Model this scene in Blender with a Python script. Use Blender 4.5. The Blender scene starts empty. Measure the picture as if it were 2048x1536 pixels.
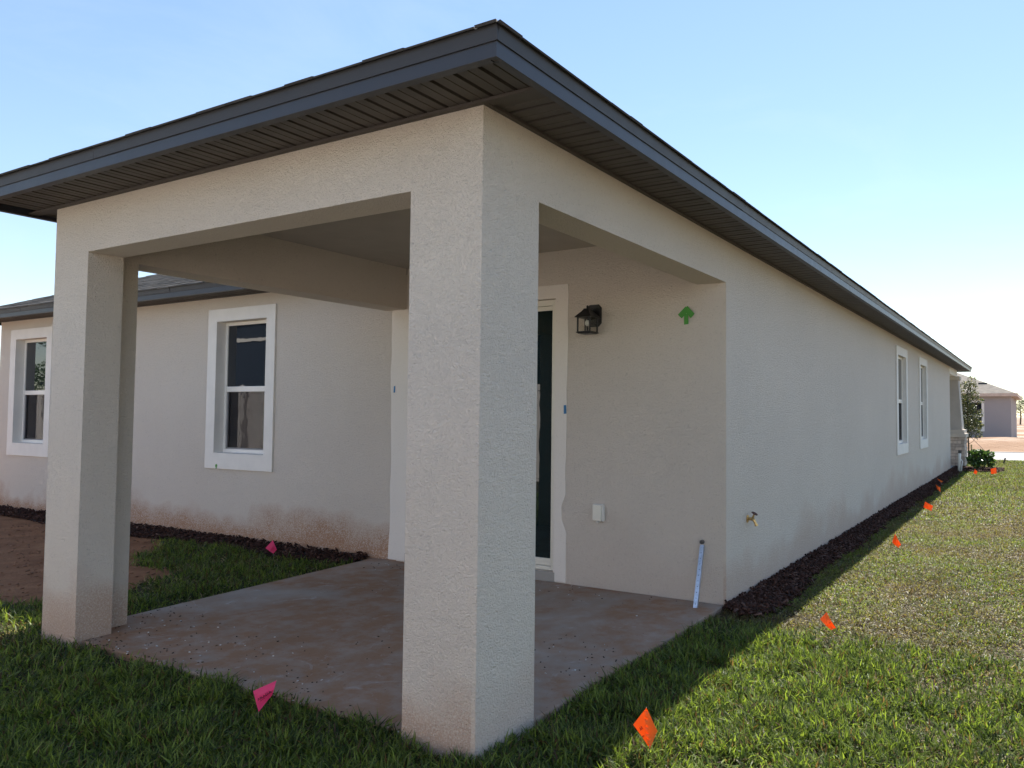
import bpy, bmesh, math, random
import numpy as np
from mathutils import Vector, Matrix

random.seed(7)
rng = np.random.default_rng(11)
S = bpy.context.scene
COL = S.collection

# ------------------------------------------------------------------ camera
cam_d = bpy.data.cameras.new('camera')
cam_d.sensor_width = 36.0
cam_d.lens = 26.356
cam_d.shift_x = -0.11267
cam_d.shift_y = -0.00163
cam_d.clip_start = 0.05
cam_d.clip_end = 2000
cam = bpy.data.objects.new('camera', cam_d)
COL.objects.link(cam)
CAM = Vector((1.8005, -2.1592, 1.2417))
_yaw, _pitch, _roll = 0.5006, 0.0420, 0.0051
_fw = Vector((-math.sin(_yaw) * math.cos(_pitch), math.cos(_yaw) * math.cos(_pitch), math.sin(_pitch)))
_r = Vector((math.cos(_yaw), math.sin(_yaw), 0))
_u = _r.cross(_fw)
_r2 = math.cos(_roll) * _r + math.sin(_roll) * _u
_u2 = -math.sin(_roll) * _r + math.cos(_roll) * _u
m = Matrix.Identity(4)
for i in range(3):
    m[i][0], m[i][1], m[i][2], m[i][3] = _r2[i], _u2[i], -_fw[i], CAM[i]
cam.matrix_world = m
S.camera = cam

# ------------------------------------------------------------------ sky, sun, exposure
SUN_EL = math.radians(50.3)
SUN_ROT = math.radians(-2.8)
w = bpy.data.worlds.new('World')
S.world = w
w.use_nodes = True
wn = w.node_tree
wn.nodes.clear()
sky = wn.nodes.new('ShaderNodeTexSky')
sky.sky_type = 'NISHITA'
sky.sun_disc = False
sky.sun_elevation = SUN_EL
sky.sun_rotation = SUN_ROT
sky.altitude = 0
sky.air_density = 1.0
sky.dust_density = 0.03
sky.ozone_density = 0.7
bg = wn.nodes.new('ShaderNodeBackground')
bg.inputs['Strength'].default_value = 0.097
wo = wn.nodes.new('ShaderNodeOutputWorld')
# faint high cirrus: thin veils of the same sky light
tc = wn.nodes.new('ShaderNodeTexCoord')
mp = wn.nodes.new('ShaderNodeMapping')
mp.inputs['Scale'].default_value = (1.0, 1.0, 3.2)
cn = wn.nodes.new('ShaderNodeTexNoise')
cn.inputs['Scale'].default_value = 3.1
cn.inputs['Detail'].default_value = 7
cn.inputs['Roughness'].default_value = .62
cn.inputs['Distortion'].default_value = .5
cr = wn.nodes.new('ShaderNodeValToRGB')
cr.color_ramp.elements[0].position = .50
cr.color_ramp.elements[1].position = .80
cr.color_ramp.elements[1].color = (.10, .10, .10, 1)
cm = wn.nodes.new('ShaderNodeMix')
cm.data_type = 'RGBA'
cm.blend_type = 'MIX'
cm.inputs[7].default_value = (5.2, 5.5, 5.8, 1)
wn.links.new(tc.outputs['Generated'], mp.inputs['Vector'])
wn.links.new(mp.outputs['Vector'], cn.inputs['Vector'])
wn.links.new(cn.outputs['Fac'], cr.inputs['Fac'])
wn.links.new(cr.outputs['Color'], cm.inputs[0])
# hazier, more even sky: compress the range of the whole dome and keep its blue
gm = wn.nodes.new('ShaderNodeGamma')
gm.inputs['Gamma'].default_value = .74
hs = wn.nodes.new('ShaderNodeHueSaturation')
hs.inputs['Hue'].default_value = .506
hs.inputs['Saturation'].default_value = 1.2
hs.inputs['Value'].default_value = 1.42
wn.links.new(sky.outputs['Color'], gm.inputs['Color'])
wn.links.new(gm.outputs['Color'], hs.inputs['Color'])
wn.links.new(hs.outputs['Color'], cm.inputs[6])
wn.links.new(cm.outputs[2], bg.inputs['Color'])
wn.links.new(bg.outputs['Background'], wo.inputs['Surface'])

sun_d = bpy.data.lights.new('sun', 'SUN')
sun_d.energy = 5.0
sun_d.angle = math.radians(0.55)
sun_d.color = (1.0, 0.955, 0.88)
sun = bpy.data.objects.new('sun', sun_d)
COL.objects.link(sun)
_to = Vector((math.sin(SUN_ROT) * math.cos(SUN_EL), math.cos(SUN_ROT) * math.cos(SUN_EL), math.sin(SUN_EL)))
sun.rotation_euler = (-_to).to_track_quat('-Z', 'Y').to_euler()
sun.location = (0, 20, 30)

S.view_settings.view_transform = 'Standard'
S.view_settings.look = 'None'
S.view_settings.exposure = 1.28
S.view_settings.gamma = 1.0
S.view_settings.use_curve_mapping = False


# ------------------------------------------------------------------ helpers
class NT:
    def __init__(self, name):
        self.mat = bpy.data.materials.new(name)
        self.mat.use_nodes = True
        self.t = self.mat.node_tree
        self.b = self.t.nodes['Principled BSDF']
        self._pos = None

    def n(self, typ, **kw):
        nd = self.t.nodes.new(typ)
        for k, v in kw.items():
            if k in nd.inputs:
                nd.inputs[k].default_value = v
            else:
                setattr(nd, k, v)
        return nd

    def l(self, a, b):
        self.t.links.new(a, b)

    def pos(self):
        if not self._pos:
            self._pos = self.n('ShaderNodeNewGeometry').outputs['Position']
        return self._pos

    def noise(self, scale, detail=3, rough=.55, dist=0.0, vec=None):
        nd = self.n('ShaderNodeTexNoise', Scale=scale, Detail=detail, Roughness=rough, Distortion=dist)
        self.l(vec if vec else self.pos(), nd.inputs['Vector'])
        return nd.outputs['Fac']

    def ramp(self, fac, stops):
        nd = self.n('ShaderNodeValToRGB')
        e = nd.color_ramp.elements
        while len(e) < len(stops):
            e.new(0.5)
        for el, (p, c) in zip(e, stops):
            el.position = p
            el.color = c if isinstance(c, tuple) and len(c) == 4 else ((c, c, c, 1) if not isinstance(c, tuple) else c + (1,))
        self.l(fac, nd.inputs['Fac'])
        return nd.outputs['Color']

    def mix(self, fac, a, b, typ='MIX'):
        nd = self.n('ShaderNodeMix', data_type='RGBA', blend_type=typ)
        for s, v in ((nd.inputs[0], fac), (nd.inputs[6], a), (nd.inputs[7], b)):
            if hasattr(v, 'is_linked'):
                self.l(v, s)
            else:
                s.default_value = v if not isinstance(v, tuple) or len(v) == 4 else v + (1,)
        return nd.outputs[2]

    def math(self, op, a, b=None, c=None, clamp=False):
        nd = self.n('ShaderNodeMath', operation=op, use_clamp=clamp)
        for i, v in enumerate((a, b, c)):
            if v is None:
                continue
            if hasattr(v, 'is_linked'):
                self.l(v, nd.inputs[i])
            else:
                nd.inputs[i].default_value = v
        return nd.outputs[0]

    def sep(self):
        nd = self.n('ShaderNodeSeparateXYZ')
        self.l(self.pos(), nd.inputs[0])
        return nd.outputs

    def bump(self, h, strength, dist, normal=None):
        nd = self.n('ShaderNodeBump', Strength=strength, Distance=dist)
        self.l(h, nd.inputs['Height'])
        if normal:
            self.l(normal, nd.inputs['Normal'])
        self.l(nd.outputs['Normal'], self.b.inputs['Normal'])
        return nd.outputs['Normal']

    def out(self, col=None, rough=None, metal=None, spec=None):
        for k, v in (('Base Color', col), ('Roughness', rough), ('Metallic', metal), ('Specular IOR Level', spec)):
            if v is None:
                continue
            if hasattr(v, 'is_linked'):
                self.l(v, self.b.inputs[k])
            else:
                self.b.inputs[k].default_value = v + (1,) if isinstance(v, tuple) else v
        return self.mat


def plain(name, col, rough=.6, metal=0.0, spec=.5, var=.12, vs=6.0, bump=None):
    k = NT(name)
    f = k.noise(vs, 4)
    a = tuple(c * (1 - var) for c in col)
    b = tuple(min(1, c * (1 + var)) for c in col)
    if bump:
        k.bump(k.noise(bump[0], 3), bump[1], bump[2])
    return k.out(k.mix(k.ramp(f, [(.3, 0.0), (.7, 1.0)]), a, b), rough, metal, spec)


class MB:
    def __init__(self):
        self.v, self.f = [], []

    def add(self, vs, fs):
        o = len(self.v)
        self.v += [tuple(p) for p in vs]
        self.f += [tuple(i + o for i in f) for f in fs]
        return self

    def box(self, x0, x1, y0, y1, z0, z1, M=None):
        vs = [Vector((x, y, z)) for z in (z0, z1) for y in (y0, y1) for x in (x0, x1)]
        if M is not None:
            vs = [M @ p for p in vs]
        return self.add(vs, [(0, 2, 3, 1), (4, 5, 7, 6), (0, 1, 5, 4), (2, 6, 7, 3), (0, 4, 6, 2), (1, 3, 7, 5)])

    def prism(self, poly, z0, z1):
        n = len(poly)
        a = sum(poly[i][0] * poly[(i + 1) % n][1] - poly[(i + 1) % n][0] * poly[i][1] for i in range(n))
        if a < 0:
            poly = poly[::-1]
        vs = [(x, y, z0) for x, y in poly] + [(x, y, z1) for x, y in poly]
        return self.add(vs, [tuple(range(n))[::-1], tuple(range(n, 2 * n))] +
                        [(i, (i + 1) % n, n + (i + 1) % n, n + i) for i in range(n)])

    def quad(self, *p):
        return self.add(p, [tuple(range(len(p)))])

    def tube(self, pts, rad, n=8, cap=True):
        pts = [Vector(p) for p in pts]
        if not hasattr(rad, '__len__'):
            rad = [rad] * len(pts)
        rings = []
        vs = []
        for i, p in enumerate(pts):
            d = (pts[min(i + 1, len(pts) - 1)] - pts[max(i - 1, 0)]).normalized()
            a = d.orthogonal().normalized()
            if i and abs(d.dot(prev)) < .98:
                a = (prev - d * d.dot(prev)).normalized()
            elif i:
                a = (prev - d * d.dot(prev)).normalized()
            prev = a
            b = d.cross(a)
            for k in range(n):
                t = 2 * math.pi * k / n
                vs.append(p + (a * math.cos(t) + b * math.sin(t)) * rad[i])
        fs = []
        for i in range(len(pts) - 1):
            for k in range(n):
                fs.append((i * n + k, i * n + (k + 1) % n, (i + 1) * n + (k + 1) % n, (i + 1) * n + k))
        if cap:
            fs += [tuple(range(n))[::-1], tuple(range((len(pts) - 1) * n, len(pts) * n))]
        return self.add(vs, fs)

    def frustum(self, c, a0, b0, z0, a1, b1, z1):
        x, y = c
        vs = [(x - a0, y - b0, z0), (x + a0, y - b0, z0), (x + a0, y + b0, z0), (x - a0, y + b0, z0),
              (x - a1, y - b1, z1), (x + a1, y - b1, z1), (x + a1, y + b1, z1), (x - a1, y + b1, z1)]
        return self.add(vs, [(3, 2, 1, 0), (4, 5, 6, 7), (0, 1, 5, 4), (1, 2, 6, 5), (2, 3, 7, 6), (3, 0, 4, 7)])

    def wall(self, axis, p0, p1, u0, u1, z0, z1, holes=()):
        """slab with rectangular holes; axis 'y' -> faces at y=p0,p1 running along x; 'x' likewise"""
        us = sorted({u0, u1} | {h[0] for h in holes} | {h[1] for h in holes})
        zs = sorted({z0, z1} | {h[2] for h in holes} | {h[3] for h in holes})

        def P(u, p, z):
            return (u, p, z) if axis == 'y' else (p, u, z)

        def solid(i, j):
            if i < 0 or j < 0 or i >= len(us) - 1 or j >= len(zs) - 1:
                return False
            cu, cz = (us[i] + us[i + 1]) / 2, (zs[j] + zs[j + 1]) / 2
            return not any(h[0] < cu < h[1] and h[2] < cz < h[3] for h in holes)
        for i in range(len(us) - 1):
            for j in range(len(zs) - 1):
                if not solid(i, j):
                    continue
                a, b, c, d = us[i], us[i + 1], zs[j], zs[j + 1]
                for p in (p0, p1):
                    self.quad(P(a, p, c), P(b, p, c), P(b, p, d), P(a, p, d))
                for (di, dj, e) in ((-1, 0, (a, c, a, d)), (1, 0, (b, c, b, d)), (0, -1, (a, c, b, c)), (0, 1, (a, d, b, d))):
                    if not solid(i + di, j + dj):
                        self.quad(P(e[0], p0, e[1]), P(e[2], p0, e[3]), P(e[2], p1, e[3]), P(e[0], p1, e[1]))
        return self

    def build(self, name, mat, parent=None, smooth=False, weld=False, bevel=0.0, loc=None):
        me = bpy.data.meshes.new(name)
        me.from_pydata(self.v, [], self.f)
        if weld:
            bm = bmesh.new()
            bm.from_mesh(me)
            bmesh.ops.remove_doubles(bm, verts=bm.verts, dist=1e-5)
            bmesh.ops.recalc_face_normals(bm, faces=bm.faces)
            bm.to_mesh(me)
            bm.free()
        if mat:
            me.materials.append(mat)
        if smooth:
            me.polygons.foreach_set('use_smooth', [True] * len(me.polygons))
        me.update()
        o = bpy.data.objects.new(name, me)
        COL.objects.link(o)
        if parent:
            o.parent = parent
        if loc:
            o.location = loc
        if bevel:
            md = o.modifiers.new('bevel', 'BEVEL')
            md.width = bevel
            md.segments = 2
            md.limit_method = 'ANGLE'
        return o


def tag(o, label, cat, group=None):
    o['label'] = label
    o['category'] = cat
    if group:
        o['group'] = group
    return o


def struct(o, kind='structure'):
    o['kind'] = kind
    return o


def thing(name, loc, label, cat, group=None):
    o = bpy.data.objects.new(name, None)
    o.empty_display_size = .2
    COL.objects.link(o)
    o.location = loc
    return tag(o, label, cat, group)


def inst(me, name, parent, M=None):
    o = bpy.data.objects.new(name, me)
    COL.objects.link(o)
    o.parent = parent
    if M is not None:
        o.matrix_basis = M
    return o


def mesh_np(name, verts, faces_flat, nper, mat, parent=None, col=None, smooth=False):
    """fast mesh: verts (N,3), faces (M,nper)"""
    me = bpy.data.meshes.new(name)
    nf = len(faces_flat)
    me.vertices.add(len(verts))
    me.vertices.foreach_set('co', np.ascontiguousarray(verts, dtype=np.float32).ravel())
    me.loops.add(nf * nper)
    me.loops.foreach_set('vertex_index', np.ascontiguousarray(faces_flat, dtype=np.int32).ravel())
    me.polygons.add(nf)
    me.polygons.foreach_set('loop_start', np.arange(0, nf * nper, nper, dtype=np.int32))
    if smooth:
        me.polygons.foreach_set('use_smooth', np.ones(nf, dtype=bool))
    me.update(calc_edges=True)
    if col is not None:
        ca = me.color_attributes.new('tint', 'FLOAT_COLOR', 'POINT')
        c4 = np.ones((len(verts), 4), dtype=np.float32)
        c4[:, :3] = col
        ca.data.foreach_set('color', c4.ravel())
    me.materials.append(mat)
    me.validate()
    o = bpy.data.objects.new(name, me)
    COL.objects.link(o)
    if parent:
        o.parent = parent
    return o


def vnoise(x, y, s, seed=0):
    """smooth value noise for numpy arrays, 0..1"""
    x = np.asarray(x) * s + 37.3 * seed
    y = np.asarray(y) * s + 11.7 * seed
    xi, yi = np.floor(x).astype(int), np.floor(y).astype(int)
    fx, fy = x - xi, y - yi
    fx, fy = fx * fx * (3 - 2 * fx), fy * fy * (3 - 2 * fy)

    def h(a, b):
        t = np.sin(a * 127.1 + b * 311.7 + seed * 74.7) * 43758.5453
        return t - np.floor(t)
    return (h(xi, yi) * (1 - fx) + h(xi + 1, yi) * fx) * (1 - fy) + (h(xi, yi + 1) * (1 - fx) + h(xi + 1, yi + 1) * fx) * fy


# ------------------------------------------------------------------ dimensions
W = 3.110        # porch width along the rear
D = 2.490        # porch depth: rear wall of the house
PX, PY = .361, .360
TF, TR, TL = .182, .206, .2256     # beam thickness: rear, side, left
HH = 2.117       # underside of the porch beams
HS = 2.414       # soffit / wall top
XL = -10.10      # far left corner of the house
YE = 16.88       # end of the side wall
GZ = -.038       # ground level, patio slab is 0

# ------------------------------------------------------------------ materials
def stucco(name, base, stain=True, bump=.8):
    k = NT(name)
    X, Y, Z = k.sep()
    blotch = k.ramp(k.noise(.9, 4), [(.3, 0.0), (.7, 1.0)])
    c = k.mix(blotch, tuple(x * .97 for x in base), tuple(min(1, x * 1.02) for x in base))
    mpn = k.n('ShaderNodeMapping')
    mpn.inputs['Scale'].default_value = (2.6, 2.6, .35)
    k.l(k.pos(), mpn.inputs['Vector'])
    strk = k.ramp(k.noise(1.6, 5, .65, .3, mpn.outputs['Vector']), [(.35, 0.0), (.75, 1.0)])
    c = k.mix(k.math('MULTIPLY', strk, .07), c, tuple(x * y for x, y in zip(base, (.84, .80, .80))))
    dens = k.ramp(k.noise(2.3, 3), [(.3, .86), (.7, 1.0)])
    grain = k.noise(70, 3, .55, 1.6)
    grain2 = k.noise(260, 2, .5)
    pits = k.ramp(grain, [(.28, 1.0), (.40, 0.0)])
    c = k.mix(k.math('MULTIPLY', pits, .38), c, tuple(x * .55 for x in base))
    if stain:
        n1 = k.noise(1.1, 3)
        n2 = k.noise(4.0, 4)
        n3 = k.noise(115, 3, .75)
        hgt = k.math('MULTIPLY_ADD', k.ramp(n1, [(.35, 0.0), (.68, 1.0)]), .42, .20)
        t = k.math('SUBTRACT', 1.0, k.math('DIVIDE', k.math('ADD', Z, .05), hgt), clamp=True)
        t = k.math('MULTIPLY', t, k.math('MULTIPLY_ADD', n2, 2.0, .35))
        t = k.math('ADD', t, k.math('MULTIPLY', k.math('SUBTRACT', n3, .5), k.math('MULTIPLY', t, 6.0)), clamp=True)
        # the wall sheltered by the porch kept clean
        inside = k.math('MULTIPLY', k.math('GREATER_THAN', X, -2.95), k.math('GREATER_THAN', Y, 1.0))
        inside = k.math('MULTIPLY', inside, k.math('LESS_THAN', X, -.02))
        t = k.math('MULTIPLY', t, k.math('SUBTRACT', 1.0, k.math('MULTIPLY', inside, .9)))
        t = k.math('MULTIPLY', t, k.math('SUBTRACT', 1.0, k.math('MULTIPLY', k.math('LESS_THAN', Y, .6), .38)))
        side = k.math('MULTIPLY', k.math('GREATER_THAN', X, -.02), .50)
        t = k.math('MULTIPLY', t, k.math('SUBTRACT', .85, side), clamp=True)
        c = k.mix(t, c, (.45, .200, .085))
    h = k.math('MULTIPLY', k.math('SUBTRACT', k.math('ADD', grain, k.math('MULTIPLY', grain2, .35)), .675), dens)
    k.bump(h, bump, .030)
    return k.out(c, .85, 0.0, .25)


STUCCO = (.785, .697, .602)
M_ST = stucco('stucco_beige', STUCCO)
M_ST2 = stucco('stucco_smooth', (.76, .70, .63), stain=False, bump=.06)
M_TRIM = plain('trim_white_stucco', (.77, .725, .665), .75, var=.04, bump=(60, .12, .004))
M_VINYL = plain('vinyl_white', (.78, .74, .68), .35, var=.03)
M_ALM = plain('door_frame_almond', (.74, .70, .60), .4, var=.03)
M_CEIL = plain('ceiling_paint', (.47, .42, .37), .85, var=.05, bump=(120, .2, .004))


def bronze(name, rough, col):
    k = NT(name)
    k.bump(k.noise(3.0, 2), .25, .02)
    f = k.noise(14, 4)
    return k.out(k.mix(f, tuple(c * .85 for c in col), tuple(c * 1.15 for c in col)),
                 k.math('MULTIPLY_ADD', f, .15, rough), 0.0, .5)


M_FAS = bronze('fascia_bronze', .34, (.034, .034, .040))
M_DRIP = bronze('drip_edge_bronze', .44, (.028, .026, .028))
M_SOF = bronze('soffit_bronze', .48, (.066, .054, .047))
M_SOFD = plain('soffit_gap_dark', (.012, .010, .009), .8)


def shingle_mat():
    k = NT('asphalt_shingle')
    info = k.n('ShaderNodeAttribute', attribute_name='tint', attribute_type='GEOMETRY')
    g = k.noise(220, 3, .7)
    c = k.mix(.35, info.outputs['Color'], k.ramp(g, [(.3, (.03, .028, .026)), (.7, (.20, .18, .155))]))
    k.bump(g, .5, .004)
    return k.out(c, .95, 0, .2)


M_SHG = shingle_mat()
M_SHGP = plain('shingle_dark', (.055, .050, .047), .95, spec=.2, var=.35, vs=9, bump=(220, .5, .004))


def glass_mat(name, col, wav=.05, ior=1.65):
    k = NT(name)
    if wav:
        k.bump(k.noise(5.5, 2, .4), wav, .02)
    k.b.inputs['IOR'].default_value = ior
    return k.out(col, .015, 0.0, .5)


M_GLASS = glass_mat('window_glass_dark', (.010, .014, .020), .014)
M_GLASS2 = glass_mat('window_glass_screened', (.030, .026, .026), .05, 1.7)
M_GLASSD = glass_mat('door_glass', (.006, .016, .017), .02)
def mesh_mat():
    k = NT('insect_mesh')
    k.out((.030, .026, .026), .8, 0, .1)
    tr = k.n('ShaderNodeBsdfTransparent')
    mx = k.n('ShaderNodeMixShader')
    mx.inputs[0].default_value = .80
    k.l(k.b.outputs[0], mx.inputs[1])
    k.l(tr.outputs[0], mx.inputs[2])
    k.l(mx.outputs[0], k.t.nodes['Material Output'].inputs['Surface'])
    return k.mat


M_MESH = mesh_mat()
M_SCREEN = plain('screen_frame', (.22, .21, .21), .5)


def concrete_mat(name, base, dirt):
    k = NT(name)
    n = k.noise(.95, 5, .6, .6)
    n2 = k.noise(7, 5, .65)
    c = k.mix(k.ramp(k.noise(2.2, 5), [(.3, 0.0), (.7, 1.0)]), tuple(x * .82 for x in base), tuple(x * 1.12 for x in base))
    f = k.math('MULTIPLY', k.ramp(n, [(.36, .25), (.56, 1.0)]), k.ramp(n2, [(.32, .45), (.58, 1.0)]))
    c = k.mix(k.math('MULTIPLY', f, dirt), c, (.31, .150, .068))
    streak = k.ramp(k.noise(3.5, 5, .7, 2.0), [(.60, 0.0), (.70, 1.0)])
    c = k.mix(k.math('MULTIPLY', streak, .35), c, (.55, .53, .50))
    spots = k.ramp(k.noise(60, 2), [(.68, 0.0), (.74, 1.0)])
    c = k.mix(k.math('MULTIPLY', spots, .6), c, (.06, .035, .025))
    k.bump(n2, .25, .006)
    return k.out(c, .95, 0, .08)


M_CONC = concrete_mat('patio_concrete', (.40, .35, .295), .78)
M_CONC2 = plain('sill_concrete', (.33, .31, .28), .85, bump=(40, .3, .006))
M_ROAD = plain('street_concrete', (.27, .255, .24), .9, var=.12, vs=.6)


def ground_mat(name, a, b, scale, c3=None, bump=(14, .6, .05)):
    k = NT(name)
    f = k.ramp(k.noise(scale, 6, .62, .4), [(.32, 0.0), (.68, 1.0)])
    c = k.mix(f, a, b)
    if c3:
        c = k.mix(k.ramp(k.noise(scale * .22, 5, .6), [(.48, 0.0), (.60, 1.0)]), c, c3)
    k.bump(k.noise(bump[0], 5, .65), bump[1], bump[2])
    return k.out(c, .95, 0, .15)


M_LAWN = ground_mat('lawn_thatch', (.030, .023, .014), (.070, .060, .030), 9)
M_SOIL = ground_mat('red_soil', (.19, .080, .036), (.33, .158, .078), 3.2, bump=(22, .7, .04))
M_DIRT = ground_mat('sandy_dirt', (.20, .115, .066), (.30, .195, .125), .35, (.40, .33, .265), bump=(3, .5, .15))
M_MULB = plain('mulch_base', (.028, .016, .012), .95, var=.3, vs=20, bump=(40, .8, .03))


def tint_mat(name, rough=.5, trans=.0, spec=.4, jitter=.15):
    k = NT(name)
    at = k.n('ShaderNodeAttribute', attribute_name='tint', attribute_type='GEOMETRY')
    col = at.outputs['Color']
    k.out(col, rough, 0, spec)
    if trans:
        tr = k.n('ShaderNodeBsdfTranslucent')
        br = k.mix(1.0, col, (1.5, 1.55, .75), 'MULTIPLY')
        k.l(br, tr.inputs['Color'])
        mx = k.n('ShaderNodeMixShader')
        mx.inputs[0].default_value = trans
        k.l(k.b.outputs[0], mx.inputs[1])
        k.l(tr.outputs[0], mx.inputs[2])
        k.l(mx.outputs[0], k.t.nodes['Material Output'].inputs['Surface'])
    return k.mat


M_GRASS = tint_mat('grass_blade', .50, .45, .30)
M_LEAF = tint_mat('leaf', .40, .35, .5)
M_CHIP = tint_mat('bark_chip', .85, 0, .2)
M_CRUMB = tint_mat('crumb', .8, 0, .2)
M_BARK = plain('bark', (.16, .115, .075), .9, var=.3, vs=30, bump=(60, .6, .01))

# ------------------------------------------------------------------ ground
gb = MB().quad((-400, -300, GZ - .012), (400, -300, GZ - .012), (400, 700, GZ - .012), (-400, 700, GZ - .012))
struct(gb.build('ground', M_DIRT))
lb = MB().quad((-30, -14, GZ), (14, -14, GZ), (14, 21.75, GZ), (-30, 21.75, GZ))
struct(lb.build('lawn', M_LAWN))
# bare red soil left of the porch
soil_poly = [(-4.02, .30), (-4.02, .62), (-3.86, .85), (-4.06, 1.05), (-4.05, 1.28), (-4.35, 1.42), (-4.75, 1.38), (-5.15, 1.62),
             (-5.22, 1.86), (-5.75, 2.15), (-5.9, 2.47), (-14, 2.47), (-14, -1.0), (-9, -.7), (-6.2, -.1), (-4.9, .12)]
sb = MB().add([(x, y, GZ + .008) for x, y in soil_poly], [tuple(range(len(soil_poly)))])
struct(sb.build('bare_soil', M_SOIL))
# street and sandy verge beyond
rb = MB()
rb.box(-60, 60, 21.8, 27.0, GZ - .2, GZ + .004)
struct(rb.build('street', M_ROAD))
kb = MB()
kb.box(-60, 60, 27.0, 27.3, GZ - .2, GZ + .02)
struct(kb.build('kerb', M_ROAD))
# low graded mounds of soil on the lot across the street
mv, mf = [], []
NXm, NYm = 120, 46
for j in range(NYm):
    for i in range(NXm):
        x = -22 + 44 * i / (NXm - 1)
        y = 27.3 + 9.0 * j / (NYm - 1)
        e = min(1, j / 4, (NYm - 1 - j) / 4)
        z = GZ + .015 + e * (.30 * float(vnoise(x * .35, y * 1.6, .45, 3)) + .12 * float(vnoise(x, y, 1.3, 4)))
        mv.append((x, y, z))
for j in range(NYm - 1):
    for i in range(NXm - 1):
        a = j * NXm + i
        mf.append((a, a + 1, a + 1 + NXm, a + NXm))
struct(MB().add(mv, mf).build('graded_soil', M_DIRT, smooth=True))

# patio slab: outline follows the porch, a wandering hairline joint in front
pb = MB()
pb.prism([(-W + .06, .035), (-.012, .035), (-.012, D - .004), (-W - .10, D - .004)], GZ - .1, 0.0)
slab = struct(pb.build('patio_slab', M_CONC, bevel=.008))

# ------------------------------------------------------------------ house
house = thing('house', (0, 0, 0), 'beige stucco single-storey house with dark eaves and a corner porch, filling the picture', 'house')

# windows as (u0,u1,z0,z1) openings
RW = [(-5.475, -4.69, .825, 2.155), (-9.655, -8.87, .83, 2.155)]
SW = [(9.385, 10.16, .81, 2.14), (11.80, 12.58, .81, 2.14)]
DOOR = (-2.84, -1.357, .07, 2.104)

MB().wall('y', D, D + .2, XL, -.2, GZ - .1, HS - .002, RW + [DOOR]).build('wall', M_ST, house, weld=True)
MB().wall('x', 0, -.2, D, YE, GZ - .1, HS - .002, SW).build('wall', M_ST, house, weld=True)
MB().wall('x', XL, XL + .2, D + .2, 19.0, GZ - .1, HS - .002).build('wall', M_ST, house, weld=True)
MB().wall('y', YE - .2, YE, XL + .2, -.2, GZ - .1, HS - .002, [(-2.2, -1.2, .1, 2.15)]).build('wall', M_ST, house, weld=True)

# porch pillars, L-shaped in plan
MB().prism([(0, 0), (-PX, 0), (-PX, TF), (-TR, TF), (-TR, PY), (0, PY)], GZ - .1, HH).build('pillar', M_ST, house)
MB().prism([(-W, 0), (-W + PX - .008, 0), (-W + PX - .008, TF), (-W + TL, TF), (-W + TL, .331), (-W, .331)], GZ - .1, HH).build('pillar', M_ST, house)
# header beams: one U running round the porch
MB().prism([(0, 0), (-W, 0), (-W, D), (-W + TL, D), (-W + TL, TF), (-TR, TF), (-TR, D), (0, D)], HH, HS - .002).build('header_beam', M_ST, house)
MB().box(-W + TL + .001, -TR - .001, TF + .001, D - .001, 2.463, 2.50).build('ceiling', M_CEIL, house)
# inner face of the beams above soffit height up to the ceiling
ib = MB()
ib.box(-W + .12, -W + TL, TF, D - .002, HS - .001, 2.5)
ib.box(-TR, -.12, TF, D - .002, HS - .001, 2.5)
ib.box(-W + .12, -.12, .08, TF - .002, HS - .001, 2.5)
ib.box(-W + TL + .002, -TR - .002, D + .0, D + .1, HS - .001, 2.5)
ib.build('ceiling_ledge', M_ST, house)

# ---- eaves
OV = .30
E_B, E_M, E_T = 2.383, 2.436, 2.484
EX0, EX1, EY0, EYM, EY1 = -W - OV, OV, -OV, D - OV, 19.3
HX = XL - OV


def fascia_run(p0, p1, nrm, seam0=3.05, start=0.0):
    """lower fascia board (whole run) and lapped drip-edge lengths above it; nrm = outward unit (x,y)"""
    p0, p1 = Vector(p0), Vector(p1)
    L = (p1 - p0).length
    d = (p1 - p0) / L
    nv = Vector(nrm)

    def slab_(a, b, o0, o1, z0, z1, tilt=0.0):
        q = [p0 + d * a + nv * o0, p0 + d * b + nv * o0, p0 + d * b + nv * o1, p0 + d * a + nv * o1]
        mb = MB()
        vs = [(q[0].x, q[0].y, z0), (q[1].x, q[1].y, z0), (q[2].x, q[2].y, z0), (q[3].x, q[3].y, z0)]
        vs += [(q[0].x, q[0].y, z1), (q[1].x, q[1].y, z1), (q[2].x + nv.x * tilt, q[2].y + nv.y * tilt, z1), (q[3].x + nv.x * tilt, q[3].y + nv.y * tilt, z1)]
        mb.add(vs, [(3, 2, 1, 0), (4, 5, 6, 7), (0, 1, 5, 4), (1, 2, 6, 5), (2, 3, 7, 6), (3, 0, 4, 7)])
        return mb
    fa = slab_(0, L - .0142, -.014, 0, E_B, E_M + .02).build('fascia', M_FAS, house, weld=True)
    # small return lip under the fascia
    slab_(.036, L - .036, -.035, -.0145, E_B, E_B + .004).build('fascia_lip', M_FAS, fa, weld=True)
    a = 0.0
    b = start if start else seam0
    while a < L - 1e-6:
        b = min(b, L)
        j = random.uniform(-.0015, .002)
        e0 = slab_(a + (.002 if a else 0), b - .002 if b < L else b + .008, .001, .005 + j, E_M + random.uniform(-.003, .002), E_T, .006)
        e0.build('drip_edge', M_DRIP, fa, weld=True)
        a, b = b, b + seam0


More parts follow.
